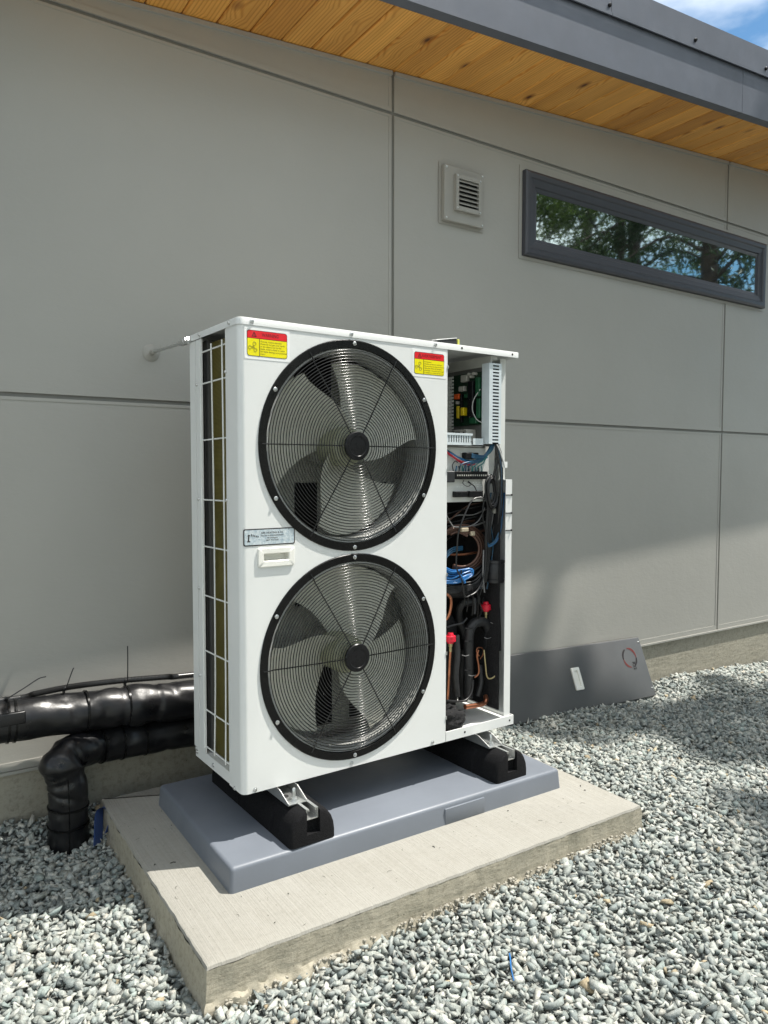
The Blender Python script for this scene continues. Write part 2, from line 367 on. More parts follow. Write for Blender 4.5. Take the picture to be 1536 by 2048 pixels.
M['leaf'] = leaf_material('broad_leaf_green', (0.035, 0.06, 0.012), (0.11, 0.16, 0.035))
M['needle'] = leaf_material('conifer_needle_green', (0.022, 0.042, 0.016), (0.06, 0.09, 0.03))

# ------------------------------------------------------------------ ground
GP = [(-0.57,0.85,-0.262),(-0.42,0.85,-0.288),(-0.22,0.85,-0.285),(-0.42,0.62,-0.325),(-0.30,-0.40,-0.322),(-0.7,-0.15,-0.315),(0.55,-0.45,-0.318),(1.36,-0.46,-0.292),
      (1.45,0.2,-0.262),(1.5,0.6,-0.27),(1.83,0.70,-0.322),(2.95,0.65,-0.350),(3.24,0.85,-0.33),(3.79,0.85,-0.353),(4.5,0.85,-0.394),(0.8,-1.3,-0.335),(-0.6,-1.0,-0.33),
      (2.5,-0.3,-0.33),(3.6,0,-0.36),(2.0,-1.5,-0.35),(5.5,0.6,-0.42),(5,-1.5,-0.42),(-2.5,0,-0.32),(-2,-2,-0.34),(8,-3,-0.5)]
def ground_z(x, y):
    x = np.asarray(x, float); y = np.asarray(y, float); num = 0*x; den = 0*x
    for gx, gy, gz in GP:
        w = 1.0/((x-gx)**2 + (y-gy)**2 + 0.012)**1.5; num = num + w*gz; den = den + w
    return num/den + 0.006*np.sin(x*5.1+y*3.3) + 0.005*np.sin(y*8.3-x*2.7)
def make_ground():
    xs = np.concatenate([np.linspace(-80, -4, 12), np.linspace(-3.6, 8, 90), np.linspace(9, 80, 14)])
    ys = np.concatenate([np.linspace(-80, -6, 14), np.linspace(-5, 1.6, 60), np.linspace(4, 80, 10)])
    X, Y = np.meshgrid(xs, ys); Z = ground_z(X, Y) - 0.017
    nx, ny = len(xs), len(ys)
    mb = MB(); mb.v = list(zip(X.ravel().tolist(), Y.ravel().tolist(), Z.ravel().tolist()))
    mb.f = [(j*nx+i, j*nx+i+1, (j+1)*nx+i+1, (j+1)*nx+i) for j in range(ny-1) for i in range(nx-1)]
    tag(mb.build('ground', M['ground'], None, 60), kind='structure')
make_ground()

ROT = 0.020567                      # the unit stands 1.2 degrees off the wall line
PROT = -0.0125                      # slab and plastic pad
def W(x, y, rz=ROT): return (x*math.cos(rz)-y*math.sin(rz), x*math.sin(rz)+y*math.cos(rz))
slab_o = W(-0.277, -0.396); pad_o = W(-0.103, -0.137)
SLAB_W, SLAB_D, SLAB_Z0, SLAB_Z1 = 1.632, 1.12, -0.36, -0.213

def make_gravel():
    g = np.random.default_rng(3)
    temps = []
    for k in range(28):
        bm = bmesh.new(); n = 8 + k % 4
        for sx in (-1, 1):
            for sy in (-1, 1):
                for sz in (-1, 1):
                    p = np.array([sx, sy, sz])*0.66 + g.normal(0, .31, 3)
                    if g.random() < .86: bm.verts.new(p)
        r = bmesh.ops.convex_hull(bm, input=bm.verts[:])
        junk = [e for e in r['geom_interior'] if isinstance(e, bmesh.types.BMVert)]
        if junk: bmesh.ops.delete(bm, geom=junk, context='VERTS')
        bmesh.ops.triangulate(bm, faces=bm.faces[:]); bm.verts.index_update()
        temps.append((np.array([v.co[:] for v in bm.verts]), np.array([[v.index for v in f.verts] for f in bm.faces]))); bm.free()
    P = []
    for layer, (sp, dz) in enumerate(((0.0165, -0.008), (0.0195, 0.001))):
        xs = np.arange(-2.2, 7.2, sp); ys = np.arange(-2.0, 0.86, sp)
        X, Y = np.meshgrid(xs, ys); X = X.ravel(); Y = Y.ravel()
        X = X + g.uniform(-.6, .6, X.size)*sp; Y = Y + g.uniform(-.6, .6, Y.size)*sp
        Z = ground_z(X, Y)
        # keep what the photograph's view and a step to either side can see
        rel = np.stack([X-CAM.x, Y-CAM.y, Z-CAM.z], 1)
        dw = rel @ np.array(FWD); dx = rel @ np.array(RGT); dy = rel @ np.array(UPV)
        ok = (dw > 0.6) & (np.abs(dx/np.maximum(dw, .1)) < 0.514*1.0 + 0.30/np.maximum(dw, .6)) & (dy/np.maximum(dw, .1) > -0.685 - 0.22/np.maximum(dw, .6)) & (Y < 0.835)
        far = np.clip((dw-3.2)/3.0, 0, 1); ok &= g.uniform(size=X.size) > far*0.45
        c, s = math.cos(-PROT), math.sin(-PROT); lx = (X-slab_o[0])*c-(Y-slab_o[1])*s; ly = (X-slab_o[0])*s+(Y-slab_o[1])*c
        ok &= ~((lx > -0.006) & (lx < SLAB_W+0.004) & (ly > -0.012) & (ly < SLAB_D))
        ok &= ~(((X+0.377)**2 + (Y-0.665)**2) < 0.072**2)
        P.append(np.stack([X[ok], Y[ok], Z[ok]+dz+g.uniform(-.006, .005, ok.sum()), far[ok]], 1))
    P = np.concatenate(P); n = len(P)
    # random orientations, flattened stones lie down
    yaw = g.uniform(0, 2*np.pi, n); tx = g.normal(0, .55, n); ty = g.normal(0, .55, n)
    size = np.exp(np.clip(g.normal(0, .32, n), -.7, .48))*0.0090*(1+0.15*P[:, 3]); sc = np.stack([size*g.uniform(1.05, 1.85, n), size*g.uniform(.75, 1.1, n), size*g.uniform(.45, .85, n)], 1)
    def Rz(a): c, s, o, z = np.cos(a), np.sin(a), np.ones_like(a), np.zeros_like(a); return np.stack([c, -s, z, s, c, z, z, z, o], 1).reshape(-1, 3, 3)
    def Rx(a): c, s, o, z = np.cos(a), np.sin(a), np.ones_like(a), np.zeros_like(a); return np.stack([o, z, z, z, c, -s, z, s, c], 1).reshape(-1, 3, 3)
    def Ry(a): c, s, o, z = np.cos(a), np.sin(a), np.ones_like(a), np.zeros_like(a); return np.stack([c, z, s, z, o, z, -s, z, c], 1).reshape(-1, 3, 3)
    R = Rz(yaw) @ Rx(tx) @ Ry(ty)
    pal = np.array([(.39,.40,.365),(.46,.465,.43),(.31,.33,.31),(.55,.54,.49),(.25,.275,.265),(.40,.41,.385),(.49,.47,.42),(.19,.205,.20),(.44,.35,.23),(.33,.37,.345)])
    pw = np.array([.19,.16,.15,.11,.09,.13,.07,.045,.008,.047]); pw /= pw.sum()
    colr = pal[g.choice(len(pal), n, p=pw)]*g.uniform(.76, 1.05, (n, 1))*np.array([[.975, 1.0, 1.03]])
    which = g.integers(0, len(temps), n); V, F, C, base = [], [], [], 0
    for k, (tv, tf) in enumerate(temps):
        idx = np.where(which == k)[0]; m = len(idx)
        if not m: continue
        vv = np.einsum('nij,nvj->nvi', R[idx], tv[None]*sc[idx][:, None, :]) + P[idx][:, None, :3]
        V.append(vv.reshape(-1, 3)); F.append((tf[None] + (np.arange(m)*len(tv))[:, None, None] + base).reshape(-1, 3))
        C.append(np.repeat(colr[idx], len(tv), 0)); base += m*len(tv)
    V = np.concatenate(V); F = np.concatenate(F); C = np.concatenate(C)
    me = bpy.data.meshes.new('gravel'); me.vertices.add(len(V)); me.vertices.foreach_set('co', V.ravel())
    me.loops.add(len(F)*3); me.loops.foreach_set('vertex_index', F.ravel().astype(np.int32))
    me.polygons.add(len(F)); me.polygons.foreach_set('loop_start', np.arange(0, len(F)*3, 3, dtype=np.int32))
    me.update(calc_edges=True)
    at = me.attributes.new('tone', 'FLOAT_COLOR', 'POINT'); at.data.foreach_set('color', np.concatenate([C, np.ones((len(C), 1))], 1).ravel().astype(np.float32))
    me.materials.append(M['gravel']); o = link('gravel', me); tag(o, 'crushed grey green gravel spread around the concrete slab', 'gravel', kind='stuff')
    print('stones', n, 'tris', len(F))
make_gravel()

# ------------------------------------------------------------------ house
YW = 0.85
def zs(x): return 2.857 + 0.0769*(x-1.152)             # the soffit rises to the right
house = empty('house', (1.1, YW, -0.3)); tag(house, 'modern grey panelled house wall with cedar soffit and charcoal roof edge', 'house')
def hb(mb, name, mat, parent=house, smooth=None):
    """build in world coordinates under the house"""
    o = mb.build(name, mat, parent, smooth); o.matrix_parent_inverse = Matrix.Translation((-1.1, -YW, 0.3)) if parent is house else Matrix.Identity(4)
    if parent is not house: o.matrix_parent_inverse = Matrix.Identity(4)
    return o
def slopebox(mb, x0, x1, y0, y1, o0, o1):
    return mb.add([(x0,y0,zs(x0)+o0),(x1,y0,zs(x1)+o0),(x1,y1,zs(x1)+o0),(x0,y1,zs(x0)+o0),(x0,y0,zs(x0)+o1),(x1,y0,zs(x1)+o1),(x1,y1,zs(x1)+o1),(x0,y1,zs(x0)+o1)],
                  [(0,3,2,1),(4,5,6,7),(0,1,5,4),(1,2,6,5),(2,3,7,6),(3,0,4,7)])
X0, X1 = -3.5, 7.5
G = 0.0075                                              # half the reveal
ZB, ZM, ZU = -0.088, 1.267, 2.664
VX = [X0, -1.58, 1.139, 3.858, 6.577, X1]
hb(MB().prism([(X0, ZB), (X1, ZB), (X1, zs(X1)-0.001), (X0, zs(X0)-0.001)], YW+0.0065, YW+0.10), 'sheathing', M['reveal'])
for i in range(5):
    xa, xb = VX[i]+G, VX[i+1]-G
    for r in range(3):
        if r == 2:
            if i == 0: continue                        # the soffit meets the upper joint here
            if i == 1: xa = -0.95
        mb = MB()
        if r < 2:
            za, zb = ((ZB, ZM-G), (ZM+G, ZU-G))[r]
            mb.box(xa, xb, YW, YW+0.0055, za, zb)
            # thin flange lines of the joint trim, a hair proud of the board
            mb.box(xa, xb, YW-0.0025, YW-0.0001, zb-0.012, zb-0.0005); mb.box(xa, xb, YW-0.0025, YW-0.0001, za+0.0005, za+(0.022 if r else 0.03))
        else:
            za = ZU+G
            mb.add([(xa,YW,za),(xb,YW,za),(xb,YW,zs(xb)-0.004),(xa,YW,zs(xa)-0.004),(xa,YW+.0055,za),(xb,YW+.0055,za),(xb,YW+.0055,zs(xb)-0.004),(xa,YW+.0055,zs(xa)-0.004)],
                   [(0,1,2,3),(7,6,5,4),(0,4,5,1),(1,5,6,2),(2,6,7,3),(3,7,4,0)])
            mb.box(xa, xb, YW-0.0025, YW-0.0001, za+0.0005, za+0.022)
            slopebox(mb, xa, xb, YW-0.012, YW-0.0001, -0.022, -0.004)
        ztl, ztr = ((zb-0.0125),)*2 if r < 2 else (zs(xa)-0.03, zs(xb)-0.03)
        z1 = za+(0.03 if r == 0 else 0.022)+0.0005
        if ztl > z1: mb.box(xa+0.0005, xa+0.016, YW-0.0025, YW-0.0001, z1, ztl)
        if ztr > z1: mb.box(xb-0.016, xb-0.0005, YW-0.0025, YW-0.0001, z1, ztr)
        hb(mb, 'siding_panel', M['siding'])
hb(MB().box(X0, X1, YW-0.010, YW+0.05, ZB-0.012, ZB-0.001), 'base_flashing', M['siding'])
hb(MB().box(X0, X1, YW+0.008, YW+0.30, -0.75, ZB-0.0125), 'foundation', M['foundation'])
# soffit boards, each its own
PW = 0.1432; YS = 0.411
pm = MB(); hw = PW/2-0.0018; ch = 0.007
prof = [(-hw, 0.018), (hw, 0.018), (hw, ch), (hw-ch, 0), (-hw+ch, 0), (-hw, ch)]
for y in (0, 1):
    pm.v += [(px_, (YS, YW+0.006)[y]-YS, pz+0.0769*px_) for px_, pz in prof]
pm.f = [(0,1,2,3,4,5)[::-1], (6,7,8,9,10,11)] + [(i, (i+1) % 6, 6+(i+1) % 6, 6+i) for i in range(6)]
pme = pm.mesh('soffit_plank', M['wood'])
for k in range(-12, 34):
    x = 1.138 + PW*(k+0.5); o = link('soffit_plank', pme, house); o.location = (x-1.1, YS-YW, zs(x)+0.3)
# roof edge
for xa, xb in ((X0, 3.183), (3.1855, X1)):
    mb = MB(); slopebox(mb, xa, xb, 0.356, 0.362, 0.0, 0.236); slopebox(mb, xa, xb, 0.3621, 0.4095, 0.0, 0.006); hb(mb, 'fascia', M['fascia'])
for xa, xb in ((X0, 2.055), (2.058, 5.2), (5.203, X1)):
    mb = MB(); slopebox(mb, xa, xb, 0.348, 0.3545, 0.250, 0.392); slopebox(mb, xa, xb, 0.340, 0.3475, 0.236, 0.2505)
    slopebox(mb, xa, xb, 0.3546, 0.50, 0.386, 0.392); hb(mb, 'roof_flashing', M['fascia'])
for x in (0.9, 2.04, 2.719, 3.395, 4.05, 4.7):
    hb(MB().lathe([(0.0095, 0), (0.0095, -0.006), (0.006, -0.012), (0.0001, -0.012)], (x, 0.3478, zs(x)+0.281), 'y', 10), 'roof_screw', M['black_plastic'])
mb = MB(); slopebox(mb, X0, X1, 0.3625, 6.0, 0.24, 0.38); hb(mb, 'roof', M['fascia'])
mb = MB(); slopebox(mb, X0, X1, 0.42, YW+.1, 0.022, 0.239); hb(mb, 'roof_core', M['reveal'])

# window
win = MB()
def frame_ring(mb, x0, x1, z0, z1, w, y0, y1, w2=None):
    a = [(x0,z0),(x1,z0),(x1,z1),(x0,z1)]; b = [(x0+w,z0+w),(x1-w,z0+w),(x1-w,z1-w),(x0+w,z1-w)]
    vs = [(p[0], y0, p[1]) for p in a] + [(p[0], y1, p[1]) for p in b]
    vs += [(p[0], y0+0.08, p[1]) for p in a]
    mb.add(vs, [(i, (i+1) % 4, 4+(i+1) % 4, 4+i) for i in range(4)] + [(i, 8+i, 8+(i+1) % 4, (i+1) % 4) for i in range(4)])
wx0, wx1, wz0, wz1 = 1.972, 4.300, 2.147, 2.588
fr = MB(); steps = [(0.0, YW-0.030), (0.012, YW-0.036), (0.034, YW-0.036), (0.040, YW-0.028), (0.074, YW-0.024), (0.078, YW-0.016), (0.097, YW-0.012), (0.100, YW-0.0028)]
def ring_pts(d): return [(wx0+d, wz0+d), (wx1-d, wz0+d), (wx1-d, wz1-d), (wx0+d, wz1-d)]
vs = [(p[0], YW+0.012, p[1]) for p in ring_pts(0)]
for d, y in steps: vs += [(p[0], y, p[1]) for p in ring_pts(d)]
fr.add(vs, [(4*k+i, 4*k+(i+1) % 4, 4*k+4+(i+1) % 4, 4*k+4+i) for k in range(len(steps)) for i in range(4)])
wf = hb(fr, 'window', M['frame'])
o = MB().box(wx0+0.099, wx1-0.099, YW-0.0085, YW-0.0035, wz0+0.0985, wz1-0.0985).build('pane', M['glass'], wf)
t_ = MB()
for q in ((wx0-0.022, wx1+0.022, wz1+0.002, wz1+0.026), (wx0-0.022, wx1+0.022, wz0-0.018, wz0-0.002), (wx0-0.022, wx0-0.002, wz0-0.0018, wz1+0.0018), (wx1+0.002, wx1+0.022, wz0-0.0018, wz1+0.0018)):
    t_.box(q[0], q[1], YW-0.0055, YW-0.0028, q[2], q[3])
t_.build('window_trim', M['siding'], wf)
# wall vent
vb = MB().box(1.409, 1.698, YW-0.0058, YW-0.003, 2.214, 2.506); vb.bbox(1.424, 1.680, YW-0.032, YW-0.006, 2.226, 2.492, 0.003)
vent = hb(vb, 'wall_vent', M['vent_paint'])
gv = MB()
for q in ((1.482,1.500,2.279,2.452),(1.628,1.646,2.279,2.452),(1.5002,1.6278,2.432,2.452),(1.5002,1.6278,2.279,2.300)): gv.box(q[0], q[1], YW-0.052, YW-0.0325, q[2], q[3])
gv.build('vent_grille', M['vent_paint'], vent)
MB().box(1.5002, 1.6278, YW-0.036, YW-0.0325, 2.3002, 2.4318).build('vent_opening', M['dark_void'], vent)
for k in range(6):
    z = 2.309+k*0.0212
    MB().add([(1.501,YW-.054,z),(1.627,YW-.054,z),(1.627,YW-.037,z+.015),(1.501,YW-.037,z+.015),(1.501,YW-.054,z+.0035),(1.627,YW-.054,z+.0035),(1.627,YW-.037,z+.0185),(1.501,YW-.037,z+.0185)],
             [(0,3,2,1),(4,5,6,7),(0,1,5,4),(1,2,6,5),(2,3,7,6),(3,0,4,7)]).build('louvre', M['vent_paint'], vent)
for x, z in ((1.437,2.480),(1.667,2.480),(1.437,2.238),(1.667,2.238)):
    MB().lathe([(0.006, 0), (0.005, -0.003), (0.0001, -0.0035)], (x, YW-0.032, z), 'y', 8).build('screw', M['steel'], vent)
for x, z in ((1.491,2.443),(1.637,2.443),(1.491,2.289),(1.637,2.289)):
    MB().lathe([(0.005, 0), (0.004, -0.003), (0.0001, -0.0035)], (x, YW-0.052, z), 'y', 8).build('screw', M['steel'], vent)

# ------------------------------------------------------------------ slab and pad
def make_slab():
    root = empty('concrete_slab', (slab_o[0], slab_o[1], SLAB_Z1), PROT)
    tag(root, 'poured concrete slab with broomed top under the heat pump', 'concrete slab')
    nx, ny = 150, 96; g = random.Random(2)
    def wob(i, s): return 0.0035*mnoise.noise(Vector((i*0.21, s, 0))) + 0.0015*mnoise.noise(Vector((i*1.1, s, 3)))
    ring = []                                          # perimeter of the top, slightly uneven
    for i in range(nx): ring.append((SLAB_W*i/nx, wob(i, 0), 'f'))
    for i in range(ny): ring.append((SLAB_W+wob(i, 5), SLAB_D*i/ny, 'r'))
    for i in range(nx): ring.append((SLAB_W*(1-i/nx), SLAB_D+wob(i, 9), 'b'))
    for i in range(ny): ring.append((wob(i, 13), SLAB_D*(1-i/ny), 'l'))
    n = len(ring); top = MB()
    cx, cy = SLAB_W/2, SLAB_D/2
    def off(p, d):
        x, y, s = p
        dx = -d if s == 'l' else (d if s == 'r' else (-d if x < 1e-6 else 0)); dy = -d if s == 'f' else (d if s == 'b' else (-d if (s == 'r' and y < 1e-6) else 0))
        return x+dx, y+dy
    inner = [off(p, -0.010) for p in ring]; mid = [off(p, -0.003) for p in ring]
    top.v = [(x, y, 0) for x, y in inner] + [(x, y, -0.003) for x, y in mid] + [(p[0], p[1], -0.010) for p in ring]
    top.f = [tuple(range(n))] + [(i, (i+1) % n, n+(i+1) % n, n+i) for i in range(n)] + [(n+i, n+(i+1) % n, 2*n+(i+1) % n, 2*n+i) for i in range(n)]
    top.build('slab_top', M['slab_top'], root, 40)
    pits = [(random.Random(40+k).uniform(0, 1), random.Random(90+k).uniform(-.09, -.02)) for k in range(60)]
    side = MB(); levels = [(-0.0102, 0.0), (-0.03, 0.001), (-0.055, 0.002), (-0.075, 0.003), (-0.088, 0.005), (-0.097, 0.016), (-0.108, 0.026), (-0.16, 0.03)]
    for k, (z, d) in enumerate(levels):
        for i, p in enumerate(ring):
            lip = 0
            if d > 0.004: lip = (d-0.003)*(0.25 + 1.1*abs(mnoise.noise(Vector((i*0.19, k*0.15, 2))) + 0.5*abs(mnoise.noise(Vector((i*0.8, k*0.3, 4))))) * (1 if p[2] == 'f' else 0.25)) - d + 0.003
            rough = 0.003*mnoise.noise(Vector((p[0]*38, p[1]*38, z*45))) + 0.003*mnoise.noise(Vector((p[0]*9, p[1]*9, z*14)))
            x, y = off(p, d+lip+rough)
            side.v.append((x, y, z + (0.010*mnoise.noise(Vector((i*0.4, 7, k))) if k > 3 else 0)))
    for k in range(len(levels)-1):
        side.f += [(k*n+i, k*n+(i+1) % n, (k+1)*n+(i+1) % n, (k+1)*n+i) for i in range(n)]
    side.build('slab_side', M['slab_side'], root, 35)
make_slab()
def make_crumbs():
    g = random.Random(17); mb = MB()
    for k in range(300):
        u = g.random(); x = u*SLAB_W; d = abs(g.gauss(0, .011)); cth_, sth_ = math.cos(PROT), math.sin(PROT); lx, ly = x, -0.006-d
        wx, wy = slab_o[0]+lx*cth_-ly*sth_, slab_o[1]+lx*sth_+ly*cth_
        bm = bmesh.new(); bmesh.ops.create_icosphere(bm, subdivisions=1, radius=g.uniform(.0022, .006)*(1.1-.5*min(1, d/.03)))
        for v in bm.verts: v.co = Vector((v.co.x*g.uniform(.7, 1.5), v.co.y*g.uniform(.7, 1.3), v.co.z*g.uniform(.6, 1.2)))
        bmesh.ops.translate(bm, verts=bm.verts, vec=(wx, wy, float(ground_z(wx, wy))+0.006+max(0, .012-d*.9))); mb.bm(bm)
    tag(mb.build('concrete_crumbs', M['slab_crumb']), 'pale concrete crumbs along the foot of the slab front', 'rubble', kind='stuff')
make_crumbs()
def make_pad():
    root = empty('plastic_pad', (pad_o[0], pad_o[1], SLAB_Z1), PROT)
    tag(root, 'grey blue moulded plastic equipment pad lying on the concrete slab', 'equipment pad')
    w, d, h = 1.335, 0.70, 0.073; bm = bmesh.new(); bmesh.ops.create_cube(bm, size=1)
    for v in bm.verts:
        t = 0.006 if v.co.z > 0 else 0.0
        v.co = Vector((w/2 + v.co.x*(w-2*t), d/2 + v.co.y*(d-2*t), (v.co.z+0.5)*h))
    bmesh.ops.bevel(bm, geom=[e for e in bm.edges if max(v.co.z for v in e.verts) > 0.03], offset=0.012, segments=4, profile=0.5, affect='EDGES')
    MB().bm(bm).build('pad_shell', M['pad'], root, 45)
    # shallow moulded step on the front lip and drain lines on top
    MB().bbox(0.775, 0.95, -0.0012, 0.012, 0.002, 0.055, 0.001).build('lip_step', M['pad'], root, 45)
make_pad()

# ------------------------------------------------------------------ heat pump
H, HL, PR, WR, D = 1.454, 1.432, 0.808, 1.156, 0.400
hp = empty('heat_pump', (0, 0, 0), ROT)
tag(hp, 'tall white heat pump with two black fan guards and its wiring bay open', 'heat pump')
cr, sr = math.cos(-ROT), math.sin(-ROT)
def loc(v): return Vector((v.x*cr-v.y*sr, v.x*sr+v.y*cr, v.z))
CL = loc(CAM)
def at(u, v, y):
    """point of the photograph -> point at depth y behind the cabinet's front, in the cabinet's own frame"""
    d = loc(FWD + RGT*((u-768)/FPX) + UPV*((1024-v)/FPX)); t = (y-CL.y)/d.y
    return CL + d*t
FANS = ((0.4065, 1.078, 0.0), (0.4065, 0.3755, 42.0)); RH = 0.3245
def front_panel():
    mb = MB(); s = 0.3495; n = 64
    for cx, cz, _ in FANS:
        vs = []
        for k in range(n):
            a = 2*math.pi*k/n; c, q = math.cos(a), math.sin(a); m = max(abs(c), abs(q))
            vs += [(cx+RH*c, 0, cz+RH*q), (cx+s*c/m, 0, cz+s*q/m), (cx+RH*c, 0.012, cz+RH*q)]
        mb.add(vs, [(3*k, 3*k+1, 3*((k+1) % n)+1, 3*((k+1) % n)) for k in range(n)] + [(3*k, 3*((k+1) % n), 3*((k+1) % n)+2, 3*k+2) for k in range(n)])
    x0, x1 = 0.4065-s, 0.4065+s
    def rect(a, b, c, d): mb.quad((a,0,c),(b,0,c),(b,0,d),(a,0,d))
    zz = [0.0, 0.3755-s, 0.3755+s, 1.078-s, 1.078+s, HL+0.004]
    rect(x0, x1, zz[0], zz[1]); rect(x0, x1, zz[2], zz[3]); rect(x0, x1, zz[4], zz[5])
    rect(0.02, x0, 0, zz[5]); rect(x1, PR-0.002, 0, zz[5])
    ns = 8; pts = [(0.0, 0.100)] + [(0.02-0.02*math.sin(math.pi/2*i/ns+0)*1.0, 0.02-0.02*math.cos(math.pi/2*i/ns)) for i in range(ns, -1, -1)]
    pts = [(0.014, 0.100)] + pts
    for (xa, ya), (xb, yb) in zip(pts, pts[1:]): mb.quad((xa,ya,0),(xb,yb,0),(xb,yb,zz[5]),(xa,ya,zz[5]))
    mb.quad((PR-0.002,0,0),(PR,0.002,0),(PR,0.002,zz[5]),(PR-0.002,0,zz[5])); mb.quad((PR,0.002,0),(PR,0.03,0),(PR,0.03,zz[5]),(PR,0.002,zz[5]))
    mb.quad((0.02,0,0),(PR,0,0),(PR,0.03,0.0),(0.02,0.03,0.0))
    bm = bmesh.new(); bm.from_mesh(mb.mesh('front_panel')); bmesh.ops.remove_doubles(bm, verts=bm.verts, dist=1e-5)
    for co, no in (((0.0735, 0, 0), (1, 0, 0)), ((0.1625, 0, 0), (1, 0, 0)), ((0, 0, 0.7175), (0, 0, 1)), ((0, 0, 0.7425), (0, 0, 1))):
        near = [f for f in bm.faces if 0.0 < f.calc_center_median().x < 0.45 and 0.5 < f.calc_center_median().z < 0.95]
        geom = list({v for f in near for v in f.verts}) + list({e for f in near for e in f.edges}) + near
        bmesh.ops.bisect_plane(bm, geom=geom, plane_co=co, plane_no=no)
    gone = [f for f in bm.faces if 0.0735 < f.calc_center_median().x < 0.1625 and 0.7175 < f.calc_center_median().z < 0.7425 and abs(f.calc_center_median().y) < 1e-4]
    bmesh.ops.delete(bm, geom=gone, context='FACES'); out = MB().bm(bm)
    return out.build('front_panel', M['white_paint'], hp, 30)
front_panel()
# lid with a turned-down rim
bm = bmesh.new(); bmesh.ops.create_cube(bm, size=1)
for v in bm.verts: v.co = Vector((-0.003+(v.co.x+.5)*(WR+0.006), -0.0022+(v.co.y+.5)*(D+0.006), HL+(v.co.z+.5)*(H-HL)))
bmesh.ops.bevel(bm, geom=[e for e in bm.edges if all(v.co.x < 0.1 for v in e.verts) and abs(e.verts[0].co.z-e.verts[1].co.z) > 0.01], offset=0.020, segments=6, profile=0.5, affect='EDGES')
bmesh.ops.bevel(bm, geom=[e for e in bm.edges if all(v.co.z > H-0.001 for v in e.verts)], offset=0.003, segments=2, profile=0.5, affect='EDGES')
bm.faces.ensure_lookup_table()
low = [f for f in bm.faces if all(v.co.z < HL+1e-5 for v in f.verts)]
ins = bmesh.ops.inset_region(bm, faces=low, thickness=0.002, depth=0)
bmesh.ops.translate(bm, verts=list({v for f in low for v in f.verts}), vec=(0, 0, H-HL-0.003))
MB().bm(bm).build('lid', M['white_paint'], hp, 35)
# base tray
tr = MB().box(PR+0.001, 1.150, 0.004, D, 0.014, 0.018).box(PR+0.001, 1.152, -0.0005, 0.0035, 0.0, 0.036).box(1.1525, 1.1545, -0.0005, D, 0.0, 0.036)
tr.box(0.016, PR-0.001, 0.031, D, 0.0015, 0.006).box(0.004, 0.008, 0.1005, D-0.001, 0.0, 0.038).box(0.0082, 0.03, 0.1005, D-0.001, 0.034, 0.038)
tr.build('base_tray', M['white_paint'], hp)
# rear left post and back sheet
po = MB().box(0.0, 0.0025, 0.298, 0.345, 0.0385, HL-0.001).box(0.0, 0.0025, 0.352, D, 0.0385, HL-0.001).box(0.003, 0.009, 0.3451, 0.3519, 0.0385, HL-0.001).box(0.0, 0.004, 0.2955, 0.2978, 0.0385, HL-0.001)
po.build('corner_post', M['white_paint'], hp)
MB().box(0.012, 1.14, D-0.003, D-0.001, 0.0385, HL-0.001).build('back_sheet', M['grey_plate'], hp)
# coil behind the left wire guard, with grey end plate
MB().box(0.034, 0.060, 0.030, 0.292, 0.04, HL-0.012).build('coil', M['coil'], hp)
ep = MB().box(0.022, 0.062, 0.2925, 0.3945, 0.04, HL-0.004)
for y in (0.318, 0.340, 0.356): ep.box(0.0185, 0.0218, y, y+0.006, 0.04, HL-0.05)
ep.build('coil_end_plate', M['end_plate'], hp)
sg = empty('side_guard', (0, 0, 0)); sg.parent = hp
for y, b in ((0.302, 0.0), (0.207, 0.012), (0.120, 0.006)):
    pts = [(-0.002, y, 1.402)] + [(-0.002, y - b*math.sin(math.pi*k/6.0)*0.8, 1.402-1.342*k/6.0) for k in range(1, 6)] + [(-0.002, y+b*0.6, 0.058)]
    MB().tube(pts, 0.0026, 6, 4).build('guard_wire', M['wire_white'], sg, 50)
for z in (1.386, 1.283, 1.098, 0.901, 0.746, 0.581, 0.394, 0.192, 0.0645):
    MB().tube([(0.0028, 0.093, z+0.001), (0.0028, 0.31, z-0.001)], 0.0026, 6).build('guard_wire', M['wire_white'], sg, 50)
for y, z in ((0.335, 1.283), (0.333, 0.901), (0.336, 0.60), (0.337, 0.30), (0.096, 1.30), (0.096, 0.905)):
    MB().lathe([(0.0055, 0), (0.0055, -0.003), (0.003, -0.006), (0.0001, -0.006)], (0.0, y, z), 'x', 8).build('clip', M['steel'], sg, 40)

# screws
def screw_mesh(r):
    return MB().lathe([(r*1.35, 0), (r*1.35, -r*0.25), (r, -r*0.45), (r*0.85, -r*0.9), (r*0.42, -r*1.0), (r*0.35, -r*0.55), (0.0001, -r*0.55)], (0, 0, 0), 'y', 12).mesh('screw', M['steel'], 35)
SCR = screw_mesh(0.0052)
for x, z in ((0.042,1.443),(0.396,1.443),(0.748,1.443)): o = link('screw', SCR, hp); o.location = (x, -0.0022, z)
for x, z in ((0.041,0.010),(0.396,0.013),(0.745,0.012)): o = link('screw', SCR, hp); o.location = (x, -0.0002, z)
for y, z in ((0.058,0.004),(0.24,0.018),(0.383,0.018),(0.39,0.03)): o = link('screw', SCR, hp); o.location = (-0.0002 if y < .1 else 0.0038, y, z); o.rotation_euler = (0, 0, -math.pi/2)
for y in (0.06, 0.30): o = link('screw', SCR, hp); o.location = (-0.0032, y, 1.443); o.rotation_euler = (0, 0, -math.pi/2)
HOLE = MB().lathe([(0.0042, 0), (0.0042, -0.0006), (0.0001, -0.0006)], (0, 0, 0), 'y', 10).mesh('screw_hole', M['dark_void'])
for x in (0.872, 1.127): o = link('screw_hole', HOLE, hp); o.location = (x, -0.0022, 1.443)
for x, z in ((0.90,0.018),(1.133,0.018)): o = link('screw_hole', HOLE, hp); o.location = (x, -0.0006, z)
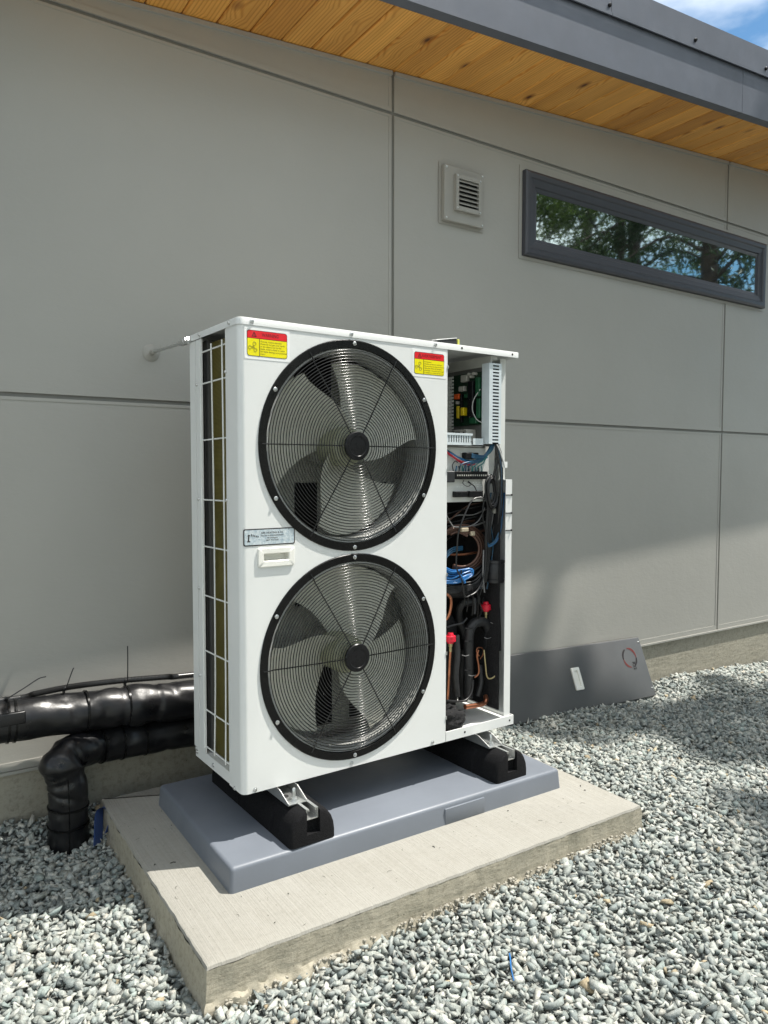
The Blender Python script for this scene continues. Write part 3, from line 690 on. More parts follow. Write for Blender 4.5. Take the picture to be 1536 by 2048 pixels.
for z in (1.37, 1.0, 0.62, 0.33, 0.09):
    MB().box(PR-0.0025, PR+0.002, -0.003, 0.004, z-0.006, z+0.006).build('panel_clip', M['steel'], hp)

# fans and guards
RING = MB()
for cx, cz in ((0, 0),):
    prof = [(0.3195, 0.0), (0.3195, -0.003), (0.321, -0.0052), (0.344, -0.0052), (0.3465, -0.003), (0.3465, -0.0004)]
    RING.lathe(prof, (0, 0, 0), 'y', 96, cap=False)
ring_me = RING.mesh('mounting_ring', M['black_ring'], 40)
def fan_guard(cx, cz):
    g = empty('fan_guard', (cx, 0, cz)); g.parent = hp
    link('mounting_ring', ring_me, g)
    def dome(r): return -0.004 - 0.017*(1-(r/0.318)**2)
    for k in range(28):
        r = 0.058 + k*0.00945
        MB().tube([(r*math.cos(2*math.pi*i/72), dome(r), r*math.sin(2*math.pi*i/72)) for i in range(73)], 0.00165, 8, 0, False).build('wire_ring', M['wire_black'], g, 60)
    for k in range(6):
        a = math.radians(60*k)
        MB().tube([(r*math.cos(a), dome(r)+0.0032+(0 if r < 0.315 else -0.0065), r*math.sin(a)) for r in (0.045, 0.10, 0.15, 0.20, 0.25, 0.30, 0.318, 0.336)], 0.0021, 6).build('spoke', M['wire_black'], g, 60)
    MB().lathe([(0.0475, dome(0.05)+0.006), (0.0475, dome(0.05)-0.002), (0.045, dome(0.05)-0.005), (0.034, dome(0.05)-0.006), (0.0325, dome(0.05)-0.0045), (0.0001, dome(0.05)-0.0055)], (0, 0, 0), 'y', 40).build('hub_cap', M['black_plastic'], g, 35)
    for k in range(6):
        a = math.radians(30+60*k); o = link('screw', SCR, g); o.location = (0.3345*math.cos(a), -0.0052, 0.3345*math.sin(a))
def blade(rot):
    mb = MB(); nr, na = 12, 14; vs = []
    for i in range(nr+1):
        t = i/nr; r = 0.062 + 0.236*t
        a1 = 126 - 48*(1-t)**1.6 + 4*math.sin(math.pi*t)        # the edge nearest the guard
        a2 = 213 - 22*(1-t)                                     # the edge deep in the housing
        for j in range(na+1):
            s = j/na; a = math.radians(a1 + (a2-a1)*s + rot)
            y = 0.034 + 0.085*s + 0.014*math.sin(math.pi*s) + 0.012*(1-t)
            rr = r*(1 - 0.04*t*max(0, 1-s*6) - 0.05*t*max(0, s*4-3))
            vs.append((rr*math.cos(a), y, rr*math.sin(a)))
    fs = [(i*(na+1)+j, i*(na+1)+j+1, (i+1)*(na+1)+j+1, (i+1)*(na+1)+j) for i in range(nr) for j in range(na)]
    m = len(vs); vs2 = [(x, y+0.004, z) for x, y, z in vs]; mb.v = vs + vs2; mb.f = fs + [tuple(k+m for k in f[::-1]) for f in fs]
    edge = [j for j in range(na+1)] + [(i+1)*(na+1)-1 for i in range(1, nr+1)] + [nr*(na+1)+j for j in range(na-1, -1, -1)] + [i*(na+1) for i in range(nr-1, 0, -1)]
    mb.f += [(a, b, b+m, a+m) for a, b in zip(edge, edge[1:]+edge[:1])]
    return mb
def fan(cx, cz, rot):
    f = empty('fan', (cx, 0, cz)); f.parent = hp
    MB().lathe([(0.0001, 0.022), (0.045, 0.023), (0.060, 0.030), (0.066, 0.045), (0.066, 0.145), (0.0001, 0.146)], (0, 0, 0), 'y', 40).build('hub', M['hub'], f, 35)
    for k in range(3): blade(rot-120*k).build('blade', M['blade'], f, 35)
    MB().lathe([(0.3245, 0.0125), (0.3185, 0.001), (0.3115, 0.004), (0.307, 0.02), (0.3055, 0.05), (0.307, 0.12), (0.314, 0.135)], (0, 0, 0), 'y', 96, cap=False).build('bell_mouth', M['bell'], f, 40)
    mt = MB().lathe([(0.0001, 0.146), (0.058, 0.147), (0.062, 0.155), (0.062, 0.235), (0.05, 0.246)], (0, 0, 0), 'y', 28); mt.build('motor', M['grey_plate'], f, 35)
for cx, cz, rot in FANS: fan(cx, cz, rot); fan_guard(cx, cz)
# motor mounting plate with dark openings to the coil behind it
def mount_plate():
    xs = [0.062, 0.318, 0.345, 0.410, 0.470, 0.545, 0.715, 0.80]; zb = [0.04, 0.065, 0.245, 0.32, 0.515, 0.63, 0.72, 0.955, 1.20, 1.40, 1.425]
    def hole(xc, zc):
        if 0.318 < xc < 0.410 and 0.72 < zc < 0.955: return True
        if 0.318 < xc < 0.470 and (0.065 < zc < 0.245 or 0.245 < zc < 0.32): return True
        if 0.318 < xc < 0.470 and 0.515 < zc < 0.63: return True
        if 0.318 < xc < 0.470 and 1.20 < zc < 1.40: return True
        if 0.545 < xc < 0.715 and (0.72 < zc < 0.955 or 1.2 < zc < 1.40 or 0.065 < zc < 0.32 or 0.515 < zc < 0.63): return True
        return False
    mb = MB()
    for i in range(len(xs)-1):
        for j in range(len(zb)-1):
            if not hole((xs[i]+xs[i+1])/2, (zb[j]+zb[j+1])/2): mb.quad((xs[i],.25,zb[j]),(xs[i+1],.25,zb[j]),(xs[i+1],.25,zb[j+1]),(xs[i],.25,zb[j+1]))
    mb.build('motor_mount_plate', M['grey_plate'], hp)
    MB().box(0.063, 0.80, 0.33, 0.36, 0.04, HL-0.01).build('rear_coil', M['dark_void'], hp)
mount_plate()
MB().box(PR-0.006, PR-0.003, 0.031, D-0.004, 0.02, HL-0.002).build('partition', M['grey_plate'], hp)

# stickers, badge, handle
def sticker(x0, x1, z0, z1, title, lines, tw):
    s = MB().prism(rrect(x0-0.008, x1+0.009, z0-0.009, z1+0.010, 0.003), -0.0008, -0.0001).build('warning_label', M['sticker_white'], hp)
    MB().prism(rrect(x0, x1, z0, z1, 0.008), -0.0012, -0.0009).build('border', M['ink'], s)
    b = 0.0016; zs_ = z1-0.0235
    top = [p for p in rrect(x0+b, x1-b, z0+b, z1-b, 0.0068) if p[1] > zs_]; MB().prism([(x1-b, zs_)] + top + [(x0+b, zs_)], -0.0016, -0.0013).build('red_header', M['red_print'], s)
    low = [p for p in rrect(x0+b, x1-b, z0+b, z1-b, 0.0068) if p[1] < zs_-b]
    MB().prism([(x0+b, zs_-b)] + low + [(x1-b, zs_-b)], -0.0016, -0.0013).build('yellow_field', M['yellow_print'], s)
    xd = x0+(x1-x0)*0.305
    MB().box(xd-0.0009, xd+0.0009, -0.0020, -0.0017, z0+b, zs_-b).build('divider', M['ink_olive'], s)
    tm = text_mesh(title, 0.0145, M['ink_red'], 'CENTER', tw, 0.0); o = link('lettering', tm, s); o.location = ((x0+x1)/2+0.010, -0.0019, zs_+0.0112)
    cx, cz = x0+0.0235, zs_+0.0108; t = MB()
    a = [(cx-.0085, cz-.0065), (cx+.0085, cz-.0065), (cx, cz+.0085)]; b2 = [(cx-.0055, cz-.0048), (cx+.0055, cz-.0048), (cx, cz+.0052)]
    t.add([(p[0], -.0019, p[1]) for p in a+b2], [(i, (i+1) % 3, 3+(i+1) % 3, 3+i) for i in range(3)])
    t.box(cx-.0007, cx+.0007, -.0020, -.0018, cz-.0016, cz+.0028); t.box(cx-.0007, cx+.0007, -.0020, -.0018, cz-.0038, cz-.0024); t.build('hazard_triangle', M['ink'], s)
    fx, fz = (x0+xd)/2, (z0+zs_)/2; q = MB()
    for k in range(3):
        a0 = math.radians(70+120*k); pts = []
        for i in range(15):
            u = i/14*2*math.pi; rr = 0.0096+0.0062*math.cos(u); aa = a0 + 0.55*math.sin(u)*(0.5+0.5*(rr/0.0158)); pts.append((fx+rr*math.cos(aa), -0.0019, fz+rr*math.sin(aa)))
        q.tube(pts, 0.0005, 4)
    q.tube([(fx+.0026*math.cos(2*math.pi*i/12), -.0019, fz+.0026*math.sin(2*math.pi*i/12)) for i in range(13)], 0.0005, 4); q.build('fan_symbol', M['ink_olive'], s)
    for i, (ln, w) in enumerate(lines):
        tm = text_mesh(ln, 0.0068, M['ink_olive'], 'LEFT', (x1-xd-0.006)*w); o = link('lettering', tm, s); o.location = (xd+0.003, -0.0019, zs_-0.0085-i*0.0074)
sticker(0.026, 0.161, 1.3405, 1.418, 'WARNING', [('Warning, rotation attention!', .82), ('Please do not put your hands', .92), ('or any objects into the fan', .80), ('blade, which is likely to cause', .92), ('fan blade damage and personal', 1.0), ('injury', .17)], 0.056)
sticker(0.655, 0.7895, 1.335, 1.4115, 'AVERTISSEMENT', [('Avertissement !', .38), ('Attention aux hélices du ventilateur.', .92), ('Ne pas insérer vos doigts ou d’autres', 1.0), ('objets dans l’hélice du ventilateur', .92), ('endommager, vous pourriez endommager', 1.0), ('le ventilateur ou causer des blessures', .96)], 0.088)
bd = MB().prism(rrect(0.009, 0.184, 0.767, 0.8195, 0.006), -0.0012, -0.0001).build('maker_badge', M['ink'], hp)
MB().prism(rrect(0.0125, 0.1805, 0.7705, 0.816, 0.004), -0.0017, -0.0013).build('foil_face', M['badge'], bd)
for body, size, w, x, z in (('ABK HEATING & AC', 0.0075, 0.076, 0.105, 0.806), ('HEATING & AIR CONDITIONING', 0.005, 0.078, 0.105, 0.7975), ('abk-heating.ca', 0.005, 0.036, 0.105, 0.7905), ('(867) 972-6378', 0.0055, 0.042, 0.105, 0.783)):
    o = link('lettering', text_mesh(body, size, M['ink'], 'CENTER', w, 0.0001), bd); o.location = (x, -0.0021, z)
lg = MB().prism([(0.021,0.780),(0.031,0.780),(0.031,0.783),(0.0275,0.783),(0.0285,0.797),(0.031,0.800),(0.027,0.803),(0.022,0.800),(0.0245,0.797),(0.0235,0.783),(0.021,0.783)], -0.0022, -0.0018)
for i in range(5): lg.box(0.034+i*0.0055, 0.0365+i*0.0055, -0.0022, -0.0018, 0.797-0.001*i, 0.804-0.0018*i)
lg.build('emblem', M['ink'], bd)
def handle_plate(parent, x0, x1, z0, z1, wall, depth, mat, well=-0.0014):
    mb = MB(); k = 4
    o0 = rrect(x0, x1, z0, z1, 0.006, k); o1 = rrect(x0+.002, x1-.002, z0+.002, z1-.002, 0.006, k); i0 = rrect(x0+wall, x1-wall, z0+wall, z1-wall, 0.005, k); i1 = rrect(x0+wall+.002, x1-wall-.002, z0+wall+.002, z1-wall-.002, 0.004, k)
    n = len(o0); rings = [(o0, -0.0002), (o0, -depth+0.002), (o1, -depth), (i0, -depth), (i1, -depth+0.002), (i1, well)]
    mb.v = [(p[0], y, p[1]) for r, y in rings for p in r]
    mb.f = [(a*n+i, a*n+(i+1) % n, (a+1)*n+(i+1) % n, (a+1)*n+i) for a in range(len(rings)-1) for i in range(n)] + [tuple(range(5*n, 6*n))]
    return mb.build('handle', mat, parent, 40)
handle_plate(hp, 0.056, 0.180, 0.700, 0.760, 0.017, 0.0065, M['handle'], 0.022)

# ---- open bay on the right
sp = MB().box(1.106, 1.1365, 0.0045, 0.0065, 0.0365, 0.965).box(1.1365, 1.1385, 0.0045, D-0.004, 0.0365, 0.965).box(1.106, 1.1365, 0.0066, 0.05, 0.961, 0.965)
sp.build('side_panel', M['white_paint'], hp)
MB().box(1.108, 1.134, 0.044, 0.047, 0.9655, HL-0.001).box(1.134, 1.1365, 0.044, D-0.004, 0.9655, HL-0.001).build('upper_side_panel', M['inner_white'], hp)
MB().box(1.100, 1.128, 0.020, 0.0435, 1.010, 1.034).build('bracket', M['white_paint'], hp)
for z in (0.905, 0.835, 0.768):
    MB().box(1.1045, 1.1385, 0.0020, 0.0040, z-0.0016, z+0.0016).box(1.132, 1.136, -0.002, 0.0040, z-0.003, z+0.003).build('cable_tie', M['cable_black'], hp)
MB().box(PR+0.006, 1.10, 0.355, 0.36, 0.02, 0.88).build('bay_backing', M['felt'], hp)
# control box: right wall, back, top rail
MB().box(1.036, 1.040, 0.050, 0.285, 1.085, HL-0.004).box(PR+0.004, 1.0355, 0.2815, 0.285, 1.085, HL-0.004).box(PR+0.004, 1.0355, 0.060, 0.2812, 1.085, 1.089).build('control_box', M['box_grey'], hp)
MB().box(1.028, 1.0355, 0.012, 0.280, 1.394, 1.4305).box(1.0358, 1.06, 0.012, 0.015, 1.418, 1.4305).build('top_rail', M['rail_grey'], hp)
cb = MB().box(1.0285, 1.0335, 0.050, 0.226, 1.176, 1.378).build('control_board', M['pcb'], hp)
def comp(name, y0, y1, z0, z1, t, mat, x=1.0284): return MB().bbox(x-t, x, y0, y1, z0, z1, min(t, y1-y0, z1-z0)*0.12, 1).build(name, mat, cb)
comp('relay', 0.130, 0.165, 1.345, 1.372, 0.018, M['relay_white']); comp('relay', 0.146, 0.178, 1.310, 1.330, 0.018, M['relay_white'])
comp('terminal_strip', 0.062, 0.084, 1.285, 1.355, 0.014, M['pcb_light']); comp('terminal_strip', 0.060, 0.080, 1.20, 1.275, 0.012, M['pcb_light'])
comp('connector', 0.126, 0.150, 1.283, 1.298, 0.014, M['pcb_light']); comp('connector', 0.078, 0.118, 1.180, 1.204, 0.014, M['pcb_light'])
comp('transformer', 0.142, 0.160, 1.214, 1.246, 0.022, M['yellow']); comp('transformer', 0.178, 0.192, 1.206, 1.254, 0.016, M['yellow'])
comp('connector', 0.178, 0.206, 1.282, 1.302, 0.016, M['orange']); comp('connector', 0.186, 0.196, 1.262, 1.274, 0.016, M['relay_white'])
for y, z in ((0.108,1.362),(0.120,1.372),(0.092,1.372),(0.118,1.322)):
    MB().lathe([(0.006, 0), (0.006, -0.018), (0.0001, -0.019)], (1.0284, y, z), 'x', 12).build('capacitor', M['relay_white'] if z > 1.36 else M['black_plastic'], cb, 40)
comp('heat_sink', 0.092, 0.122, 1.208, 1.345, 0.020, M['black_plastic']); comp('heat_sink', 0.166, 0.176, 1.19, 1.30, 0.012, M['black_plastic'])
MB().tube([(1.026, 0.124, 1.296), (1.020, 0.124, 1.25), (1.026, 0.124, 1.185)], 0.0010, 5, 4).build('jumper_wire', M['cable_white'], cb)
MB().tube([(1.02, 0.060, 1.31), (1.006, 0.082, 1.27), (1.004, 0.086, 1.23), (1.012, 0.070, 1.195), (1.02, 0.045, 1.18)], 0.0018, 6, 5).build('jumper_wire', M['cable_white'], cb)
ct = MB().bbox(0.985, 1.0345, 0.098, 0.205, 1.112, 1.158, 0.003, 1).build('contactor', M['relay_white'], hp)
MB().box(0.9835, 0.9848, 0.135, 0.165, 1.135, 1.15).box(0.9835, 0.9848, 0.17, 0.174, 1.114, 1.156).box(0.9835, 0.9848, 0.18, 0.184, 1.114, 1.156).box(0.9835, 0.9848, 0.11, 0.117, 1.142, 1.149).box(0.9835, 0.9848, 0.11, 0.117, 1.121, 1.128).build('contact_marks', M['ink'], ct)
# slotted wiring ducts
def duct_vertical():
    mb = MB(); x0, x1, y0, y1, z0, z1 = 1.018, 1.080, 0.008, 0.049, 1.100, 1.404
    mb.box(x0, x0+0.018, y0, y0+0.0015, z0, z1).box(x0, x0+0.0015, y0+0.0016, y1, z0, z1).box(x1-0.012, x1, y0, y0+0.0015, z0, z1).box(x1-0.0015, x1, y0+0.0016, y1, z0, z1)
    n = 24; p = (z1-z0)/n
    for k in range(n): mb.box(x0+0.0182, x1-0.0122, y0+0.0001, y0+0.0014, z0+p*k+p*0.46, z0+p*(k+1)-0.0001)
    d = mb.build('wiring_duct', M['duct'], hp)
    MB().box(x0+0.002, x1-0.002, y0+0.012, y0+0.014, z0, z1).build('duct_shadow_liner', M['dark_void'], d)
    mb = MB()
    for k in range(n):
        if k % 3: mb.tube([(x0+0.030+0.012*rnd.random(), y0+0.007, z0+p*k), (x0+0.032+0.012*rnd.random(), y0+0.007, z0+p*(k+1.2))], 0.0022, 5)
    mb.build('cable', M['cable_navy'], d)
    mb = MB(); x = 1.0345; n = 20; za, zb = 1.105, 1.372; p = (zb-za)/n
    mb.box(1.010, 1.012, 0.231, 0.246, za, zb).box(1.012, x, 0.2445, 0.246, za, zb)
    for k in range(n): mb.box(1.0104, 1.0116, 0.2065, 0.2308, za+p*k+p*0.42, za+p*(k+1))
    mb.build('wiring_duct', M['inner_white'], hp)
duct_vertical()
mb = MB(); x0, x1, y0, z0, z1 = PR+0.006, 0.945, 0.024, 1.093, 1.137
mb.box(x0, x1+0.004, y0-0.002, y0+0.03, z1-0.008, z1).box(x0, x1, y0, y0+0.0015, z0, z0+0.010); n = 11; p = (x1-x0)/n
for k in range(n): mb.box(x0+p*k, x0+p*k+p*0.6, y0+0.0001, y0+0.0014, z0+0.0102, z1-0.0082)
mb.box(x1-0.0015, x1, y0+0.0016, y0+0.03, z0, z1-0.0082)
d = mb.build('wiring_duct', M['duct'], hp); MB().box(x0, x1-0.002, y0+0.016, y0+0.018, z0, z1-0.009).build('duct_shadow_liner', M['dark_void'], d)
MB().box(0.958, 1.010, 0.030, 0.0315, 1.096, 1.120).box(0.958, 1.010, 0.0316, 0.06, 1.096, 1.0975).build('wiring_duct', M['duct'], hp)
# terminal plate
tp = MB().box(PR+0.004, 1.100, 0.062, 0.064, 0.882, 1.092).box(PR+0.004, 1.100, 0.0641, 0.10, 0.880, 0.8818).build('terminal_plate', M['inner_white'], hp)
xa = at(907, 950, 0.045).x; xb = at(973, 950, 0.045).x
tb = MB().bbox(xa, xb, 0.036, 0.0615, 0.966, 0.996, 0.002, 1).build('terminal_block', M['black_plastic'], hp)
mk = MB(); sc_ = MB()
for k in range(14):
    x = xa+0.010+k*(xb-xa-0.014)/14
    mk.box(x, x+0.0052, 0.0352, 0.0359, 0.978, 0.984); sc_.box(x-0.0035, x-0.0022, 0.0353, 0.0359, 0.967, 0.995)
mk.build('terminal_marker', M['relay_white'], tb); sc_.build('terminal_rib', M['felt'], tb)
MB().bbox(PR+0.004, xa-0.004, 0.030, 0.0615, 0.955, 0.997, 0.003, 1).build('terminal_end', M['foam'], tb)
for (u0, v0, u1, v1) in ((910,983,935,994),(938,982,965,994)):
    a, b = at(u0, v0, 0.045), at(u1, v1, 0.045); MB().bbox(a.x, b.x, 0.040, 0.0615, b.z, a.z, 0.002, 1).build('connector_block', M['black_plastic'], hp)
lt = MB()
for r in range(3):
    x = 0.905+0.02*r
    while x < 1.03:
        w = rnd.uniform(0.004, 0.013); lt.box(x, x+w, 0.0610, 0.0614, 0.936+0.008*r, 0.9385+0.008*r); x += w+rnd.uniform(0.003, 0.012)
lt.build('plate_print', M['sticker_white'], tp)
a, b = at(927, 905, 0.05), at(953, 918, 0.05); MB().bbox(a.x, b.x, 0.035, 0.0615, b.z, a.z, 0.003, 1).build('relay_socket', M['black_plastic'], hp)
def cable(pts, r, mat, n=6, smooth=6, name='cable'):
    return MB().tube([at(u, v, y) for u, v, y in pts], r, n, smooth).build(name, M[mat], hp, 60)
for k in range(5):
    j = k*2.2
    cable([(988-j*.6, 888, .035), (984-j, 900+j*.3, .035), (972-j, 911+j*.5, .034), (955-j, 911+j*.5, .034), (943, 908+j*.4, .036)], 0.0032, 'cable_navy')
for k in range(5):
    x = 918+k*9
    cable([(x, 943, .045), (x+2, 934, .040), (x+8+k, 927, .036), (962+k*2, 916+k, .034), (984, 896, .033)], 0.0022, 'cable_teal' if k > 2 else 'cable_navy')
for k in range(9):
    x = 911+k*6.5; cable([(x, 944, .045), (x+1, 939, .040), (x+rnd.uniform(-1, 3), 932, .043)], 0.0024, ('cable_navy', 'cable_black', 'cable_teal')[k % 3], 5, 3)
cable([(892, 902, .045), (905, 912, .045), (920, 922, .042), (940, 929, .042), (950, 928, .04)], 0.0026, 'cable_red'); cable([(892, 905, .047), (908, 916, .045), (925, 927, .043), (942, 931, .042)], 0.0022, 'cable_red')
cable([(892, 899, .047), (906, 908, .046), (920, 916, .043), (940, 922, .042), (958, 924, .04)], 0.003, 'cable_navy'); cable([(900, 905, .044), (925, 919, .042), (948, 926, .04), (975, 915, .036)], 0.0024, 'cable_blue')
cable([(907, 943, .05), (905, 930, .048), (911, 922, .048), (915, 925, .05)], 0.0018, 'cable_black')
# bundle running down the right side
for k in range(7):
    j = rnd.uniform(-3, 3); q = k*1.6
    cable([(992+j*.4, 886, .034), (993+q*.9, 905, .03), (1000+q*.5+j*.3, 940, .022), (1001+q*.4+j*.4, 980, .02), (998+q*.6, 1020, .025), (996+q*.4, 1060, .04)], 0.0034, ('cable_black', 'cable_black', 'cable_black', 'cable_navy', 'cable_black', 'cable_black', 'cable_black')[k])
cable([(993, 888, .03), (999, 900, .026), (1006, 921, .018), (1009, 935, .02)], 0.0026, 'cable_white')
for k in range(4):
    q = k*2.6
    cable([(1010-q*.4, 985, .028), (1006-q*.3, 1020, .028), (1003-q*.3, 1055, .03), (997-q, 1078+q*.5, .034), (985-q, 1091-q*.2, .04), (976, 1094-q, .05)], 0.0026, 'cable_blue' if k == 1 else 'cable_navy')
for k in range(9):
    e = 0.6+0.5*rnd.random(); ph = rnd.uniform(-3, 3)
    cable([(983+ph+10*e*math.cos(a*math.pi/6)*(1+.15*math.sin(a)), 984+32*e*math.sin(a*math.pi/6), .030+.002*k) for a in range(13)], 0.0030, 'cable_black', 6, 3)
cable([(992, 915, .03), (990, 935, .028), (986, 955, .028)], 0.003, 'cable_black'); cable([(996, 905, .03), (994, 935, .027), (989, 958, .027)], 0.003, 'cable_black')
cable([(928, 960, .055), (926, 967, .05), (935, 973, .045), (942, 968, .048), (936, 962, .05)], 0.0014, 'cable_black'); cable([(936, 964, .05), (948, 972, .047), (953, 982, .042)], 0.002, 'cable_black')
for k in range(11):
    u = 978+rnd.uniform(-14, 14); cable([(u+rnd.uniform(-4, 6), 985, .05+rnd.uniform(-.01, .02)), (u+rnd.uniform(-8, 8), 1030, .055), (u+rnd.uniform(-9, 6), 1085, .06), (u+rnd.uniform(-12, 4), 1140, .065), (u-14+rnd.uniform(-10, 8), 1178, .07)], rnd.choice((.0022, .003, .0036)), ('cable_black', 'cable_black', 'cable_navy', 'cable_grey', 'cable_black')[k % 5])
for k in range(6):
    v = 1030+k*9+rnd.uniform(-4, 4); cable([(890, v+rnd.uniform(-6, 10), .11), (915, v-8, .105), (945, v-14+rnd.uniform(-8, 8), .10), (972, v-20, .09)], rnd.choice((.0026, .0034)), ('cable_black', 'cable_grey', 'cable_black')[k % 3])
for k in range(6):
    v = 1150+k*7; cable([(890, v, .075), (918, v+rnd.uniform(-6, 6), .065), (948, v-4+rnd.uniform(-6, 6), .065), (966, v-22, .07)], .0030, 'cable_black')
# lower bay: brown sheathed coil, long black loop, blue hank
for k in range(4):
    R = 36+k*4.2
    cable([(922+k+R*1.0*math.cos(math.radians(a)), 1098+R*.98*math.sin(math.radians(a)), .075+k*.006) for a in range(-125, 130, 15)], 0.0048, 'cable_brown', 8, 3)
for k in range(3): cable([(892, 1062+k*3, .07+k*.008), (915, 1056+k*4, .07+k*.008), (935, 1064+k*4, .07)], 0.0048, 'cable_brown', 8)
cable([(918, 1064, .10), (940, 1063, .10), (965, 1062, .10), (973, 1052, .10), (974, 1040, .11)], 0.0055, 'cable_brown', 8)
cable([(920, 1052, .11), (930, 1044, .12), (948, 1041, .13)], 0.0055, 'cable_brown', 8)
cable([(893, 1109, .11), (925, 1109, .11), (952, 1105, .11)], 0.0052, 'copper', 8)
MB().bbox(at(922,1058,.06).x, at(936,1058,.06).x, .055, .066, at(922,1064,.06).z, at(922,1056,.06).z, .003).build('tube_clip', M['tan_clip'], hp)
MB().bbox(at(941,1067,.06).x, at(949,1058,.06).x, .055, .066, at(922,1073,.06).z, at(922,1064,.06).z, .003).build('tube_clip', M['tan_clip'], hp)
cable([(962, 994, .04), (945, 1000, .04), (930, 1028, .035), (917, 1065, .035), (914, 1100, .035), (913, 1135, .035), (925, 1160, .035)], 0.0032, 'cable_black')
cable([(955, 996, .04), (972, 998, .04), (975, 1030, .045), (972, 1100, .05), (968, 1150, .05), (955, 1180, .045), (940, 1191, .04), (930, 1193, .035), (926, 1175, .035), (922, 1140, .035)], 0.0032, 'cable_black')
for k in range(4): cable([(978+k*2, 1000, .04), (972+k*3, 1050, .05), (970+k*3, 1110, .055), (966+k*2, 1165, .06)], 0.0036, 'cable_black')
cable([(967, 1100, .055), (966, 1150, .055), (969, 1185, .055)], 0.003, 'cable_grey', 6)
cable([(892, 1028, .06), (904, 1050, .06), (912, 1054, .06), (940, 1052, .07), (958, 1040, .075), (970, 1015, .075)], 0.0022, 'cable_grey'); cable([(895, 1045, .09), (905, 1035, .10), (935, 1012, .11), (968, 1004, .11)], 0.0028, 'cable_brown')
for k in range(14):
    a = rnd.uniform(0, 12); b = rnd.uniform(-4, 4)
    cable([(888, 1132+a*2.4, .06), (905, 1141+a*1.6+b*.4, .045+.002*k), (925, 1139+a*.9, .045+.002*k), (941+b*.5, 1137+a*.5, .045), (944+b*.4, 1146+a*.4, .045), (930, 1152+a*.7+b*.3, .04), (912, 1160+a*.6, .04), (890, 1164+b, .05)], 0.0030, 'cable_blue', 6, 4)
for k in range(3): cable([(890, 1108+k*5, .08), (905, 1096+k*4, .08), (925, 1093+k*3, .09)], 0.003, 'cable_navy')
cable([(921, 1150, .035), (926, 1158, .033), (930, 1166, .033)], 0.0045, 'cable_blue')
for k in range(5): cable([(888, 1176+k*3, .07), (915, 1172+k*3, .06), (945, 1170+k*2, .06), (962, 1160+k, .07), (968, 1130, .08)], 0.0034, 'cable_black')
def pipe(pts, r, mat, n=14, smooth=6, name='insulated_pipe'):
    return MB().tube([at(u, v, y) for u, v, y in pts], r, n, smooth).build(name, M[mat], hp, 50)
pipe([(893, 1187, .16), (930, 1186, .16), (965, 1183, .15), (982, 1190, .09), (990, 1210, .07), (992, 1250, .065), (993, 1300, .065)], 0.019, 'foam')
pipe([(930, 1275, .17), (920, 1245, .17), (919, 1220, .16), (926, 1208, .15), (942, 1204, .14), (962, 1200, .14)], 0.015, 'foam')
pipe([(936, 1395, .11), (937, 1340, .10), (937, 1290, .09), (939, 1262, .09), (947, 1248, .09), (960, 1243, .09), (972, 1247, .09), (977, 1262, .10), (977, 1285, .10), (978, 1304, .10)], 0.0195, 'foam')
pipe([(926, 1400, .15), (926, 1350, .14), (930, 1300, .14)], 0.020, 'foam'); pipe([(905, 1240, .2), (905, 1300, .2), (905, 1400, .2)], 0.02, 'foam')
for v in (1256, 1282, 1340): pipe([(929, v, .066), (937, v+1, .066), (946, v, .072)], 0.0014, 'cable_black', 5, 3, 'cable_tie')
MB().lathe([(0.001, -.072), (0.035, -.072), (0.037, -.06), (0.034, -.058), (0.036, -.055), (0.036, 0.0), (0.034, .003), (0.037, .006), (0.037, .016), (0.001, .017)], at(990, 1128, .062) + Vector((0.002, 0, 0)), 'z', 24).build('accumulator', M['foam'], hp, 35)
def valve(u, v, y, pts):
    p = at(u, v, y); k = MB().lathe([(0.0001, .021), (0.010, .021), (0.012, .016), (0.0125, .012), (0.020, .010), (0.0205, -.010), (0.013, -.012), (0.012, -.018), (0.0001, -.018)], p, 'z', 16).build('valve_cap', M['red_cap'], hp, 35)
    MB().lathe([(0.008, -.018), (0.008, -.030), (0.0055, -.032), (0.0055, -.05)], p, 'z', 10).build('valve_stem', M['brass'], k)
    if pts: pipe(pts, 0.0048, 'copper', 8, 5, 'copper_pipe')
valve(972, 1214, .085, None); valve(901, 1277, .06, [(901, 1295, .06), (899, 1330, .06), (897, 1370, .06), (895, 1400, .07)])
pipe([(893, 1188, .05), (901, 1196, .05), (902, 1212, .05), (897, 1232, .05), (890, 1240, .06)], 0.0055, 'copper', 8, 5, 'copper_pipe')
pipe([(958, 1312, .07), (953, 1303, .07), (955, 1296, .07), (964, 1296, .075), (967, 1306, .08), (960, 1318, .08)], 0.0026, 'copper', 6, 5, 'copper_pipe'); pipe([(957, 1300, .07), (954, 1312, .07), (957, 1330, .07), (957, 1347, .07), (949, 1355, .075)], 0.004, 'copper', 8, 5, 'copper_pipe')
pipe([(996, 1298, .045), (996, 1330, .045), (991, 1350, .045), (982, 1357, .05), (974, 1353, .055), (971, 1330, .06), (968, 1300, .07)], 0.0032, 'brass', 8, 5, 'copper_pipe')
pipe([(930, 1414, .05), (950, 1411, .055), (967, 1407, .06), (972, 1400, .065), (971, 1392, .08)], 0.0095, 'copper', 10, 5, 'copper_pipe')
pipe([(893, 1401, .05), (915, 1403, .05), (932, 1400, .05), (943, 1385, .055), (946, 1360, .06)], 0.0045, 'cable_black', 8, 5, 'cable')
pipe([(978, 1300, .09), (984, 1312, .085), (990, 1300, .085)], 0.003, 'cable_black', 6, 5, 'cable'); pipe([(968, 1195, .1), (962, 1225, .085), (955, 1240, .08)], 0.0035, 'cable_black', 6, 5, 'cable')
